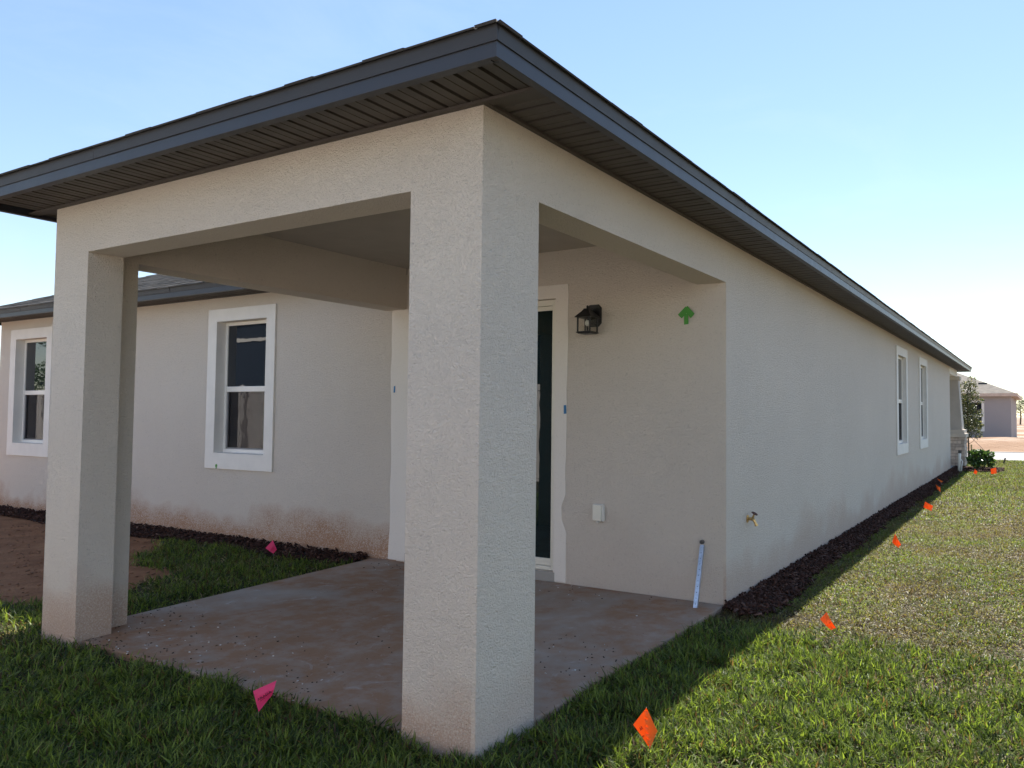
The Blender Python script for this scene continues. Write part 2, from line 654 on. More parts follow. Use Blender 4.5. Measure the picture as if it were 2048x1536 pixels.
fascia_run((EX0, EY0, 0), (EX1, EY0, 0), (0, -1, 0), start=1.315)
fascia_run((EX1, EY0, 0), (EX1, EY1, 0), (1, 0, 0), start=2.28)
fascia_run((EX0, EYM, 0), (EX0, EY0, 0), (-1, 0, 0))
fascia_run((HX, EYM, 0), (EX0, EYM, 0), (0, -1, 0), start=1.55)
fascia_run((HX, EY1, 0), (HX, EYM, 0), (-1, 0, 0))
fascia_run((EX1, EY1, 0), (HX, EY1, 0), (0, 1, 0))

# soffit slats
ZS = HS - .008


def slat_mesh(length, wdt=.1085):
    # profile across (u) with a shallow mid groove and a raised lap edge; runs along v
    prof = [(0, .028), (.003, 0), (wdt * .44, 0), (wdt * .47, .005), (wdt * .50, 0), (wdt - .016, 0), (wdt - .014, .028)]
    vs = [(u, 0, z) for u, z in prof] + [(u, length, z) for u, z in prof]
    n = len(prof)
    fs = [(i, i + 1, n + i + 1, n + i) for i in range(n - 1)]
    vs += [(0, 0, .0285), (wdt - .014, 0, .0285), (0, length, .0285), (wdt - .014, length, .0285)]
    fs += [(0, n, 2 * n + 2, 2 * n), (n - 1, 2 * n + 1, 2 * n + 3, 2 * n - 1), (2 * n, 2 * n + 2, 2 * n + 3, 2 * n + 1)]
    me = bpy.data.meshes.new('soffit_slat')
    me.from_pydata(vs, [], fs)
    me.materials.append(M_SOF)
    return me, vs, fs


SL, SLV, SLF = slat_mesh(OV - .022)
sof = MB()
sof.box(EX0 + .015, EX1 - .015, EY0 + .015, -.001, ZS + .030, ZS + .038)
sof.box(.001, EX1 - .015, .0, EY1 - .02, ZS + .030, ZS + .038)
sof.box(HX + .02, EX0 + .015, EYM + .015, D - .001, ZS + .030, ZS + .038)
sof.box(EX0 + .015, -W - .001, .0, EYM + .02, ZS + .030, ZS + .038)
sof.box(HX + .02, XL - .001, D, EY1 - .02, ZS + .030, ZS + .038)
sof.box(XL, .0, EY1 - .32, EY1 - .02, ZS + .030, ZS + .038)
soffit = sof.build('soffit', M_SOFD, house)
PIT = .1085
Rz = Matrix.Rotation
# rear of the porch: slats along y, pitch along x
x = EX1 - .016 - PIT
while x > EX0 + .01:
    inst(SL, 'soffit_slat', soffit, Matrix.Translation((x, EY0 + .016, ZS)))
    x -= PIT
# side: slats along x, pitch along y (near ones singly, the rest joined)
y = .03
far = MB()
while y < EY1 - .12:
    Mx = Matrix.Translation((EX1 - .016, y, ZS)) @ Rz(math.pi / 2, 4, 'Z')
    if y < 9.0:
        inst(SL, 'soffit_slat', soffit, Mx)
    else:
        far.add([Mx @ Vector(p) for p in SLV], SLF)
    y += PIT
x = EX0 - PIT
while x > HX + .02:
    Mx = Matrix.Translation((x, EYM + .016, ZS))
    if x > -5.2:
        inst(SL, 'soffit_slat', soffit, Mx)
    else:
        far.add([Mx @ Vector(p) for p in SLV], SLF)
    x -= PIT
y = .03
while y < EYM - .02:
    Mx = Matrix.Translation((-W - .004, y, ZS)) @ Rz(math.pi / 2, 4, 'Z')
    far.add([Mx @ Vector(p) for p in SLV], SLF)
    y += PIT
struct(far.build('soffit_slats', M_SOF, soffit), 'stuff')
# receiving channels against the wall and across the corner
ch = MB()
ch.box(EX0 + .02, EX1 - .02, -.024, -.0005, ZS - .012, ZS - .001)
ch.box(.0005, .022, .0, EY1 - .05, ZS - .012, ZS - .001)
ch.box(HX + .02, -W - .002, D - .022, D - .0005, ZS - .012, ZS - .001)
ch.box(.024, EX1 - .016, -.001, .026, ZS - .010, ZS - .0005)
ch.box(EX0 + .016, -W, -.001, .026, ZS - .010, ZS - .0005)
ch.box(-W - .022, -W - .0005, .03, D - .03, ZS - .012, ZS - .001)
ch.build('soffit_channel', M_SOF, soffit)

# ---- roof: hipped, five in twelve
PT = 5 / 12
ZE = 2.479
rx, rh = (HX + EX1) / 2, (EX1 - HX) / 2
px_, ph = (EX0 + EX1) / 2, (EX1 - EX0) / 2
zr, zp = ZE + rh * PT, ZE + ph * PT
A = lambda x, y, z: (x, y, z)
P_rr, P_rf = (rx, EYM + rh, zr), (rx, EY1 - rh, zr)
P_pr, P_pm = (px_, EY0 + ph, zp), (px_, EYM + ph, zp)
c_ = dict(a=(EX0, EY0, ZE), b=(EX1, EY0, ZE), c=(EX1, EY1, ZE), d=(HX, EY1, ZE), e=(HX, EYM, ZE), f=(EX0, EYM, ZE))
slopes = [
    ([c_['b'], c_['c'], P_rf, P_rr, P_pm, P_pr], (-1, 0)),
    ([c_['e'], c_['f'], P_pm, P_rr], (0, 1)),
    ([c_['a'], P_pr, P_pm, c_['f']][::-1], (1, 0)),
    ([c_['a'], c_['b'], P_pr], (0, 1)),
    ([c_['e'], P_rr, P_rf, c_['d']][::-1], (1, 0)),
    ([c_['d'], P_rf, c_['c']][::-1], (0, -1)),
]
rbm = MB()
for poly, up in slopes:
    rbm.quad(*poly)
roof = rbm.build('roof', M_SHGP, house)


def in_poly(x, y, poly):
    ins = False
    n = len(poly)
    for i in range(n):
        x1, y1 = poly[i][0], poly[i][1]
        x2, y2 = poly[(i + 1) % n][0], poly[(i + 1) % n][1]
        if (y1 > y) != (y2 > y) and x < (x2 - x1) * (y - y1) / (y2 - y1) + x1:
            ins = not ins
    return ins


sv, sf, sc = [], [], []


def span(poly, up, h):
    """interval of the slope polygon along the eave at horizontal coordinate h"""
    a, b = (0, 1) if up[0] == 0 else (1, 0)
    r = []
    n = len(poly)
    for i in range(n):
        p, q = poly[i], poly[(i + 1) % n]
        if (p[b] - h) * (q[b] - h) <= 0 and abs(p[b] - q[b]) > 1e-9:
            r.append(p[a] + (q[a] - p[a]) * (h - p[b]) / (q[b] - p[b]))
    return (min(r), max(r)) if len(r) > 1 else None


def tab(o, along, upv, w0, t, ln, lift, s0=0.0, s1=0.0):
    """one shingle tab: o lower corner, along = eave direction, upv = up-slope unit, nrm lift"""
    nr = along.cross(upv)
    if nr.z < 0:
        nr = -nr
    q = [o + nr * lift, o + along * w0 + nr * lift, o + along * (w0 - s1) + upv * ln + nr * (lift * .2), o + along * s0 + upv * ln + nr * (lift * .2)]
    return [tuple(p) for p in q] + [tuple(p + nr * t) for p in q]


TF_ = [(0, 1, 5, 4), (1, 2, 6, 5), (3, 0, 4, 7), (4, 5, 6, 7)]
EXPO = .143
n_single = 0
for si, (poly, up) in enumerate(slopes):
    upv = Vector((up[0], up[1], PT)).normalized()
    along = Vector((abs(up[1]), abs(up[0]), 0))
    us = [p[0] * along.x + p[1] * along.y for p in poly]
    u0, u1 = min(us), max(us)
    e0 = {0: EX1, 1: EYM, 2: EX0, 3: EY0, 4: HX, 5: EY1}[si]
    run = max(abs((p[0] * abs(up[0]) + p[1] * abs(up[1])) - e0) for p in poly)
    ev = {0: (EY0, EY1), 1: (HX, EX0), 2: (EY0, EYM), 3: (EX0, EX1), 4: (EYM, EY1), 5: (HX, EX1)}[si]
    ncourse = int(run / upv.to_2d().length / EXPO)
    for ci in range(-0, ncourse):
        s = ci * EXPO
        u = u0 + random.uniform(-.2, 0)
        while u < u1:
            wt = random.choice((.11, .16, .2, .26, .33))
            t = random.choice((.003, .004, .006))
            hor = e0 + (up[0] + up[1]) * (s * upv.to_2d().length - (.022 if ci == 0 else 0))
            mid_h = hor + (up[0] + up[1]) * .07
            um = u + wt / 2
            cx, cy = (um, mid_h) if up[0] == 0 else (mid_h, um)
            ok = in_poly(cx, cy, poly)
            ua, ub = u, u + wt - .003
            if ci == 0:
                ua, ub = max(ua, ev[0] - .018), min(ub, ev[1] + .018)
                ok = ub > ua
            s0 = s1 = 0.0
            if ok and ci > 0:
                lo = span(poly, up, hor)
                if lo:
                    ua, ub = max(ua, lo[0]), min(ub, lo[1])
                ok = bool(lo) and ub - ua > .01
            if ok:
                hi = span(poly, up, hor + (up[0] + up[1]) * .155)
                if hi:
                    s0, s1 = max(0, hi[0] - ua), max(0, ub - hi[1])
                    if ci == 0:
                        s0 = min(s0, (ub - ua) * .97)
                        s1 = min(s1, (ub - ua) * .98 - s0)
                    ok = s0 + s1 < ub - ua
                else:
                    ok = ci == 0
            if ok:
                z = ZE + s * upv.z - (.022 * PT if ci == 0 else 0) + .004
                o = Vector((ua, hor, z)) if up[0] == 0 else Vector((hor, ua, z))
                vs = tab(o, along, upv, ub - ua, t + .003, .17, .006, s0, s1)
                sh = random.uniform(.55, 1.25)
                col = (.175 * sh, .150 * sh, .122 * sh)
                if ci == 0 and si in (0, 3) and (si == 3 or u < 6) and n_single < 120:
                    mb = MB()
                    mb.add(vs, TF_ + [(3, 2, 1, 0), (2, 3, 7, 6)])
                    mb.build('shingle', M_SHGP, roof)
                    n_single += 1
                else:
                    o_ = len(sv)
                    sv += vs
                    sf += [tuple(i + o_ for i in f) for f in TF_]
                    sc += [col] * 8
            u += wt
struct(mesh_np('shingles', np.array(sv), np.array(sf), 4, M_SHG, roof, np.array(sc)), 'stuff')
# hip and ridge caps
hb = MB()
for p, q in ((c_['a'], P_pr), (c_['b'], P_pr), (c_['e'], P_rr), (P_pr, P_pm), (P_pm, P_rr), (P_rr, P_rf), (P_rf, c_['c']), (P_rf, c_['d'])):
    p, q = Vector(p), Vector(q)
    L = (q - p).length
    d = (q - p) / L
    s = .30 if abs(d.z) > .01 else 0.0
    sd = d.cross(Vector((0, 0, 1))).normalized()
    while s < L - .05:
        o = p + d * s
        e = min(.2, L - s)
        dz = Vector((0, 0, -.050 if abs(d.z) > .01 else -.062))
        o = o - Vector((0, 0, .012))
        hb.add([o + sd * .14 + dz + Vector((0, 0, .024)), o + Vector((0, 0, .030)), o - sd * .14 + dz + Vector((0, 0, .024)),
                o + d * e + sd * .14 + dz + Vector((0, 0, .012)), o + d * e + Vector((0, 0, .018)), o + d * e - sd * .14 + dz + Vector((0, 0, .012))],
               [(0, 1, 4, 3), (1, 2, 5, 4)])
        s += .143
struct(hb.build('ridge_caps', M_SHGP, roof), 'stuff')


# ---- windows
def window(axis, face, out, u0, u1, z0, z1, trim=(.135, .125, .12, .15), rec=0.0):
    """axis 'y': wall plane y=face, outward -y (out=-1). axis 'x': wall plane x=face, outward +x (out=+1)"""
    def bx(mb, a, b, d0, d1, za, zb):
        d0, d1 = [q + rec if q < -.06 else q for q in (d0, d1)]
        lo, hi = sorted((face + out * d0, face + out * d1))
        if axis == 'y':
            return mb.box(a, b, lo, hi, za, zb)
        return mb.box(lo, hi, a, b, za, zb)
    win = bx(MB(), u0 + .001, u1 - .001, -.125, -.135, z0 + .001, z1 - .001).build('window', M_SOFD, house)
    l, r, t, b = trim
    tb = MB()
    bx(tb, u0 - l, u0, .0015, .017, z0 - b, z1 + t)
    bx(tb, u1, u1 + r, .0015, .017, z0 - b, z1 + t)
    bx(tb, u0, u1, .0015, .017, z1, z1 + t)
    bx(tb, u0, u1, .0015, .017, z0 - b, z0)
    tb.build('trim', M_TRIM, win, weld=True)
    rv = MB()   # painted reveal lining
    bx(rv, u0 + .0005, u0 + .006, -.12, .0165, z0 + .006, z1 - .006)
    bx(rv, u1 - .006, u1 - .0005, -.12, .0165, z0 + .006, z1 - .006)
    bx(rv, u0 + .0005, u1 - .0005, -.12, .0165, z1 - .006, z1 - .0005)
    bx(rv, u0 + .0005, u1 - .0005, -.12, .0165, z0 + .0005, z0 + .006)
    rv.build('reveal', M_TRIM, win)
    a, c, d, e = u0 + .006, u1 - .006, z0 + .006, z1 - .006
    fw = .034
    fr = MB()
    bx(fr, a, a + fw, -.12, -.066, d, e)
    bx(fr, c - fw, c, -.12, -.066, d, e)
    bx(fr, a + fw, c - fw, -.12, -.066, e - fw, e)
    bx(fr, a + fw, c - fw, -.12, -.066, d, d + fw * 1.1)
    fr.build('frame', M_VINYL, win, bevel=.003)
    zm = z0 + (z1 - z0) * .485
    bx(MB(), a + fw, c - fw, -.112, -.070, zm - .027, zm + .027).build('meeting_rail', M_VINYL, win, bevel=.003)
    bx(MB(), a + fw, c - fw, -.085, -.078, zm + .027, e - fw).build('pane', M_GLASS, win)
    bx(MB(), a + fw, c - fw, -.102, -.096, d + fw, zm - .027).build('pane', M_GLASS2, win)
    sc_ = MB()
    for (ua, ub, za, zb) in ((a + fw, a + fw + .016, d + fw, zm - .027), (c - fw - .016, c - fw, d + fw, zm - .027), (a + fw, c - fw, d + fw, d + fw + .018)):
        bx(sc_, ua, ub, -.090, -.078, za + .001, zb - .001)
    scf = sc_.build('screen_frame', M_SCREEN, win)
    bx(MB(), a + fw + .017, c - fw - .017, -.0855, -.0850, d + fw + .019, zm - .029).build('insect_screen', M_MESH, win)
    return win


for h in RW:
    window('y', D, -1, *h, rec=-.014)
for h in SW:
    window('x', 0, 1, *h, rec=.022)

# ---- sliding door
d0, d1, dz0, dz1 = DOOR
YF = D + .035
door = MB().box(d0 + .001, d1 - .001, D + .11, D + .12, dz0, dz1 - .001).build('sliding_door', M_SOFD, house)
fr = MB()
fr.box(d0 + .001, d0 + .05, YF, D + .10, dz0 + .001, dz1 - .001)
fr.box(d1 - .05, d1 - .001, YF, D + .10, dz0 + .001, dz1 - .001)
fr.box(d0 + .05, d1 - .05, YF, D + .10, dz1 - .045, dz1 - .001)
fr.box(d0 + .05, d1 - .05, YF, D + .10, dz0 + .001, dz0 + .03)
fr.build('frame', M_ALM, door, bevel=.003)
xm = (d0 + d1) / 2
for (a, b, yy) in ((xm - .035, d1 - .051, YF + .012), (d0 + .051, xm + .035, YF + .042)):
    lf = MB()
    lf.box(a, a + .045, yy, yy + .025, dz0 + .032, dz1 - .047)
    lf.box(b - .012, b, yy, yy + .025, dz0 + .032, dz1 - .047)
    lf.box(a + .045, b - .012, yy, yy + .025, dz1 - .08, dz1 - .047)
    lf.box(a + .045, b - .012, yy, yy + .025, dz0 + .032, dz0 + .085)
    lf.build('leaf_frame', M_ALM, door, bevel=.002)
    MB().box(a + .045, b - .012, yy + .010, yy + .016, dz0 + .085, dz1 - .08).build('pane', M_GLASSD, door)
hd = MB().box(d0 + .055, d0 + .075, YF - .012, YF + .04, .82, .98)
hd.build('handle', M_VINYL, door, bevel=.004)
MB().box(d0 - .01, d1 + .01, D - .006, D + .1, .0, dz0 - .001).build('threshold', M_CONC2, house)


def wavy_band(name, xa, xb, za, zb, amp, seed):
    """smooth painted stucco band: straight edge xa, hand-brushed edge near xb"""
    random.seed(seed)
    zs = [za + (zb - za) * i / 24 for i in range(25)]
    off = 0
    ed = []
    for i, z in enumerate(zs):
        off += random.uniform(-amp, amp)
        off = max(-2.5 * amp, min(2.5 * amp, off))
        jump = -.035 if (name == 'R' and .45 < z < .62) else 0
        ed.append(xb + off + jump)
    vs = [(xa, D - .004, z) for z in zs] + [(e, D - .004, z) for e, z in zip(ed, zs)]
    vs += [(xa, D + .001, z) for z in zs] + [(e, D + .001, z) for e, z in zip(ed, zs)]
    n = 25
    fs = []
    for i in range(n - 1):
        fs += [(i, i + 1, n + i + 1, n + i), (n + i, n + i + 1, 3 * n + i + 1, 3 * n + i), (2 * n + i, 2 * n + i + 1, i + 1, i)]
    return vs, fs


wb = MB()
wb.add(*wavy_band('R', d1, d1 + .112, .005, 2.205, .006, 3))
wb.add(*wavy_band('L', d0, d0 - .205, .005, 2.116, .008, 5))
wb.box(d0, d1, D - .004, D + .001, dz1, 2.205)
wb.build('door_surround', M_ST2, house, weld=True)
random.seed(21)

# ---- front entry at the far end: white header and tapered column on a stone base
MB().box(-.22, 0, YE + .001, 18.75, 2.23, HS - .002).build('entry_header', M_TRIM, house)
colm = MB()
CX, CY = -.17, 18.60
colm.frustum((CX, CY), .31, .31, .885, .225, .225, 2.14)
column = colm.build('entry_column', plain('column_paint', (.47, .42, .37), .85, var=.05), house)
cc = MB()
cc.box(CX - .26, CX + .26, CY - .26, CY + .26, 2.141, 2.228)
cc.box(CX - .40, CX + .40, CY - .40, CY + .40, .70, .79)
cc.box(CX - .36, CX + .36, CY - .36, CY + .36, .791, .884)
cc.build('column_cap', plain('cap_stone', (.58, .51, .43), .85, var=.08), column)
MB().box(CX - .35, CX + .35, CY - .35, CY + .35, GZ - .05, .699).build('stone_backing', plain('mortar_dark', (.16, .13, .11), .95), column)  # dark brown mortar showing between the ledge stones
M_STONE = [plain('ledge_stone', c, .9, var=.22, vs=14, bump=(45, .6, .01)) for c in ((.52, .43, .36), (.60, .50, .42), (.44, .37, .32))]
rows = 9
for r in range(rows):
    za, zb = -.02 + r * .08, -.02 + r * .08 + .074
    for side in (0, 1):
        u = -.37
        while u < .365:
            wl = random.choice((.15, .22, .3, .37))
            e = min(.372, u + wl)
            pr = random.uniform(.012, .030)
            mb = MB()
            if side == 0:
                mb.box(CX + u, CX + e - .006, CY - .35 - pr, CY - .349, za, zb)
            else:
                mb.box(CX + .349, CX + .35 + pr, CY + u + .02, CY + e - .006, za, zb)
            mb.build('stone', random.choice(M_STONE), column, bevel=.004)
            u = e
stoop = MB().box(-3.0, .05, YE + .002, 19.0, GZ - .1, .0)
stoop.build('entry_stoop', M_CONC2, house)
ed = MB().box(-2.19, -1.21, YE - .12, YE - .06, .101, 2.14).build('entry_door', plain('entry_door_paint', (.10, .11, .13), .5), house)
MB().box(-1.32, -1.29, YE - .06, YE + .0, .95, 1.1).build('handle', M_SCREEN, ed)

# ------------------------------------------------------------------ small things on and by the house
M_BLACK = plain('lantern_black', (.012, .012, .014), .38, var=.2, vs=30)


def clear_glass():
    k = NT('lantern_glass')
    k.b.inputs['Transmission Weight'].default_value = 1.0
    k.b.inputs['IOR'].default_value = 1.2
    return k.out((.95, .95, .93), .04, 0, .5)


M_LG = clear_glass()
lx, ly = -1.018, D - .105
lan = thing('wall_lantern', (lx, D, 1.93), 'black metal lantern with clear panes on the porch wall beside the glass door', 'lantern')
lan.scale = (.93, .93, .93)
bp = MB()
oc = []
for (a, b) in ((-.066, -.060), (-.040, -.088), (.040, -.088), (.066, -.060), (.066, .060), (.040, .088), (-.040, .088), (-.066, .060)):
    oc.append((a, b))
vs = [(a, -.001, b + .025) for a, b in oc] + [(a * .9, -.022, b * .92 + .025) for a, b in oc]
bp.add(vs, [tuple(range(8, 16))] + [(i, (i + 1) % 8, 8 + (i + 1) % 8, 8 + i) for i in range(8)])
bp.build('backplate', M_BLACK, lan, weld=True)
ar = MB()
ar.tube([(0, -.02, .03), (0, -.05, .062), (0, -.09, .07), (0, -.105, .05)], .012, 8)
ar.build('arm', M_BLACK, lan, smooth=True)
rf = MB()
cy_ = -.105
rf.frustum((0, cy_), .074, .074, -.002, .066, .066, .010)
rf.frustum((0, cy_), .066, .066, .010, .034, .034, .046)
rf.frustum((0, cy_), .034, .034, .046, .020, .020, .068)
rf.tube([(0, cy_, .068), (0, cy_, .078), (0, cy_, .088), (0, cy_, .094)], [.006, .010, .009, .003], 8)
rf.build('lantern_roof', M_BLACK, lan)
bs = MB()
bs.frustum((0, cy_), .050, .050, -.128, .066, .066, -.117)
bs.frustum((0, cy_), .066, .066, -.117, .056, .056, -.110)
bs.build('lantern_base', M_BLACK, lan)
fm = MB()
for sx in (-1, 1):
    for sy in (-1, 1):
        fm.box(sx * .054 - .005, sx * .054 + .005, cy_ + sy * .054 - .005, cy_ + sy * .054 + .005, -.110, -.002)
fm.build('lantern_frame', M_BLACK, lan)
for sx in (-1, 1):
    MB().box(sx * .0535 - .001, sx * .0535 + .001, cy_ - .0485, cy_ + .0485, -.109, -.003).build('pane', M_LG, lan)
    MB().box(-.0485, .0485, cy_ + sx * .0535 - .001, cy_ + sx * .0535 + .001, -.109, -.003).build('pane', M_LG, lan)
bu = MB().tube([(0, cy_, -.110), (0, cy_, -.068)], .008, 8)
bu.build('socket', M_BLACK, lan)
bu = MB().tube([(0, cy_, -.068), (0, cy_, -.055), (0, cy_, -.040), (0, cy_, -.026), (0, cy_, -.018)], [.008, .018, .021, .014, .004], 10)
bu.build('bulb', plain('bulb_frosted', (.82, .80, .74), .3, var=.02), lan, smooth=True)

ob = thing('outlet_cover', (-.961, D, .536), 'small cream weatherproof outlet box low on the porch wall', 'outlet cover')
MB().box(-.042, .042, -.030, -.001, -.060, .060).build('box', M_VINYL, ob, bevel=.004)
MB().box(-.038, .034, -.045, -.031, -.056, .056).build('lid', M_ALM, ob, bevel=.004)
MB().box(-.012, .012, -.040, -.012, -.068, -.0605).build('latch', M_VINYL, ob)

# galvanised strip leaning on the wall
M_GALV = plain('galvanised_steel', (.55, .60, .68), .32, metal=.85, var=.18, vs=40)
p0, p1 = Vector((-.146, 2.318, .0)), Vector((-.166, D - .012, .375))
ms = thing('metal_strip', p0, 'galvanised steel angle strip leaning against the porch wall near its corner', 'metal strip')
d = (p1 - p0)
dn = d.normalized()
sx = dn.cross(Vector((0, 1, 0))).normalized()
if sx.x < 0:
    sx = -sx
nn = sx.cross(dn).normalized()
if nn.y > 0:
    nn = -nn
mb = MB()
for (a0, a1, b0, b1) in ((-.014, .014, -.0012, .0012), (.0115, .014, -.016, -.0012)):
    q = [Vector((0, 0, .001)) + sx * a + nn * b for a, b in ((a0, b0), (a1, b0), (a1, b1), (a0, b1))]
    mb.add([*q, *[p + d for p in q]], [(3, 2, 1, 0), (4, 5, 6, 7), (0, 1, 5, 4), (1, 2, 6, 5), (2, 3, 7, 6), (3, 0, 4, 7)])
mb.build('strip', M_GALV, ms)
hol = MB()
for i in range(10):
    c = Vector((0, 0, .001)) + d * (.06 + i * .09) + nn * .0016
    hol.add([c + sx * .003 * math.cos(t) + dn * .003 * math.sin(t) for t in [k * math.pi / 4 for k in range(8)]], [tuple(range(8))])
hol.build('screw_holes', M_BLACK, ms)
ps = thing('pipe_stub', (-.166, D, .395), 'short grey conduit stub poking out of the wall above the steel strip', 'pipe stub')
MB().tube([(0, .002, 0), (0, -.022, 0), (0, -.024, -.001)], [.014, .014, .011], 12).build('stub', plain('stub_grey', (.10, .095, .09), .7), ps, smooth=False)

# brass hose tap on the side wall
M_BRASS = plain('brass', (.52, .36, .16), .35, metal=.9, var=.25, vs=60)
hbt = thing('hose_tap', (0, 2.90, .51), 'brass hose tap with a dark red wheel on the side wall', 'hose tap')
hbt.scale = (.82, .82, .9)
MB().tube([(.0, 0, 0), (.004, 0, 0), (.005, 0, 0)], [.030, .030, .014], 14).build('flange', M_BRASS, hbt)
tb = MB()
tb.tube([(.004, 0, 0), (.045, 0, 0), (.058, 0, -.006), (.072, 0, -.030), (.078, 0, -.044)], [.011, .014, .014, .012, .012], 10)
tb.tube([(.077, 0, -.040), (.080, 0, -.052)], .015, 10)
tb.tube([(.045, 0, .005), (.062, 0, .040)], [.010, .007], 8)
tb.build('body', M_BRASS, hbt, smooth=False)
wv = MB()
cw = Vector((.064, 0, .044))
ax = Vector((.43, 0, .9)).normalized()
e1 = Vector((0, 1, 0))
e2 = ax.cross(e1)
ringp = [cw + (e1 * math.cos(t) + e2 * math.sin(t)) * (.024 + .0025 * math.cos(6 * t)) for t in [k * math.pi / 10 for k in range(21)]]
wv.tube(ringp, .0042, 6, False)
for k in range(3):
    t = k * math.pi / 3
    wv.tube([cw + (e1 * math.cos(t) + e2 * math.sin(t)) * .024, cw - (e1 * math.cos(t) + e2 * math.sin(t)) * .024], .003, 6)
wv.build('wheel', plain('tap_wheel_red', (.085, .030, .025), .5), hbt)

# tape marks
M_GTAPE = plain('green_tape', (.055, .27, .03), .55, var=.1)
M_BTAPE = plain('blue_tape', (.03, .17, .36), .6, var=.1)
arrow_t = thing('tape_arrow', (-.283, D, 1.91), 'green tape arrow pointing up on the porch wall', 'tape')


def strip(name, par, mat, cx, cz, w_, h_, ang, yoff, axis='y'):
    c, s = math.cos(ang), math.sin(ang)
    mb = MB()
    pts = [(-w_ / 2, -h_ / 2), (w_ / 2, -h_ / 2 + .002), (w_ / 2 - .001, h_ / 2), (-w_ / 2 + .002, h_ / 2 - .002)]
    q = [(cx + a * c - b * s, cz + a * s + b * c) for a, b in pts]
    mb.add([(a, -yoff, b) for a, b in q] + [(a, -yoff + .0012, b) for a, b in q],
           [(0, 1, 2, 3), (7, 6, 5, 4), (0, 4, 5, 1), (1, 5, 6, 2), (2, 6, 7, 3), (3, 7, 4, 0)])
    return mb.build(name, mat, par)


strip('shaft', arrow_t, M_GTAPE, -.003, -.022, .033, .075, .03, .008)
strip('barb', arrow_t, M_GTAPE, -.022, .024, .040, .080, -.80, .0095)
strip('barb', arrow_t, M_GTAPE, .020, .024, .040, .080, .74, .011)
t1 = thing('tape_mark', (-1.2635, D, 1.272), 'blue tape tab on the right side of the door surround', 'tape')
strip('tab', t1, M_BTAPE, 0, 0, .024, .066, .04, .0075)
t2 = thing('tape_mark', (-2.998, D, 1.44), 'blue tape tab on the left side of the door surround', 'tape')
strip('tab', t2, M_BTAPE, 0, 0, .018, .058, -.05, .0075)
t3 = thing('tape_mark', (-5.415, D - .017, .705), 'scrap of green tape at the foot of the window trim', 'tape')
strip('tab', t3, M_GTAPE, 0, .0, .032, .026, .2, .003)
strip('tab', t3, M_GTAPE, .004, -.016, .016, .034, -.1, .0045)

# ------------------------------------------------------------------ survey flags
M_PINK = [plain('flag_pink', (.95, .085, .27), .55, var=.05)]
M_ORNG = [plain('flag_orange', (.98, .235, .028), .5, var=.05)]
for mm in M_PINK + M_ORNG:
    nt = mm.node_tree
    b_ = nt.nodes['Principled BSDF']
    tr = nt.nodes.new('ShaderNodeBsdfTranslucent')
    mx = nt.nodes.new('ShaderNodeMixShader')
    mx.inputs[0].default_value = .4
    nt.links.new(b_.inputs['Base Color'].links[0].from_socket, tr.inputs['Color'])
    nt.links.new(b_.outputs[0], mx.inputs[1])
    nt.links.new(tr.outputs[0], mx.inputs[2])
    nt.links.new(mx.outputs[0], nt.nodes['Material Output'].inputs['Surface'])
M_WIRE = plain('flag_wire', (.35, .33, .30), .4, metal=.8)
M_INK = plain('flag_ink', (.03, .012, .015), .7)


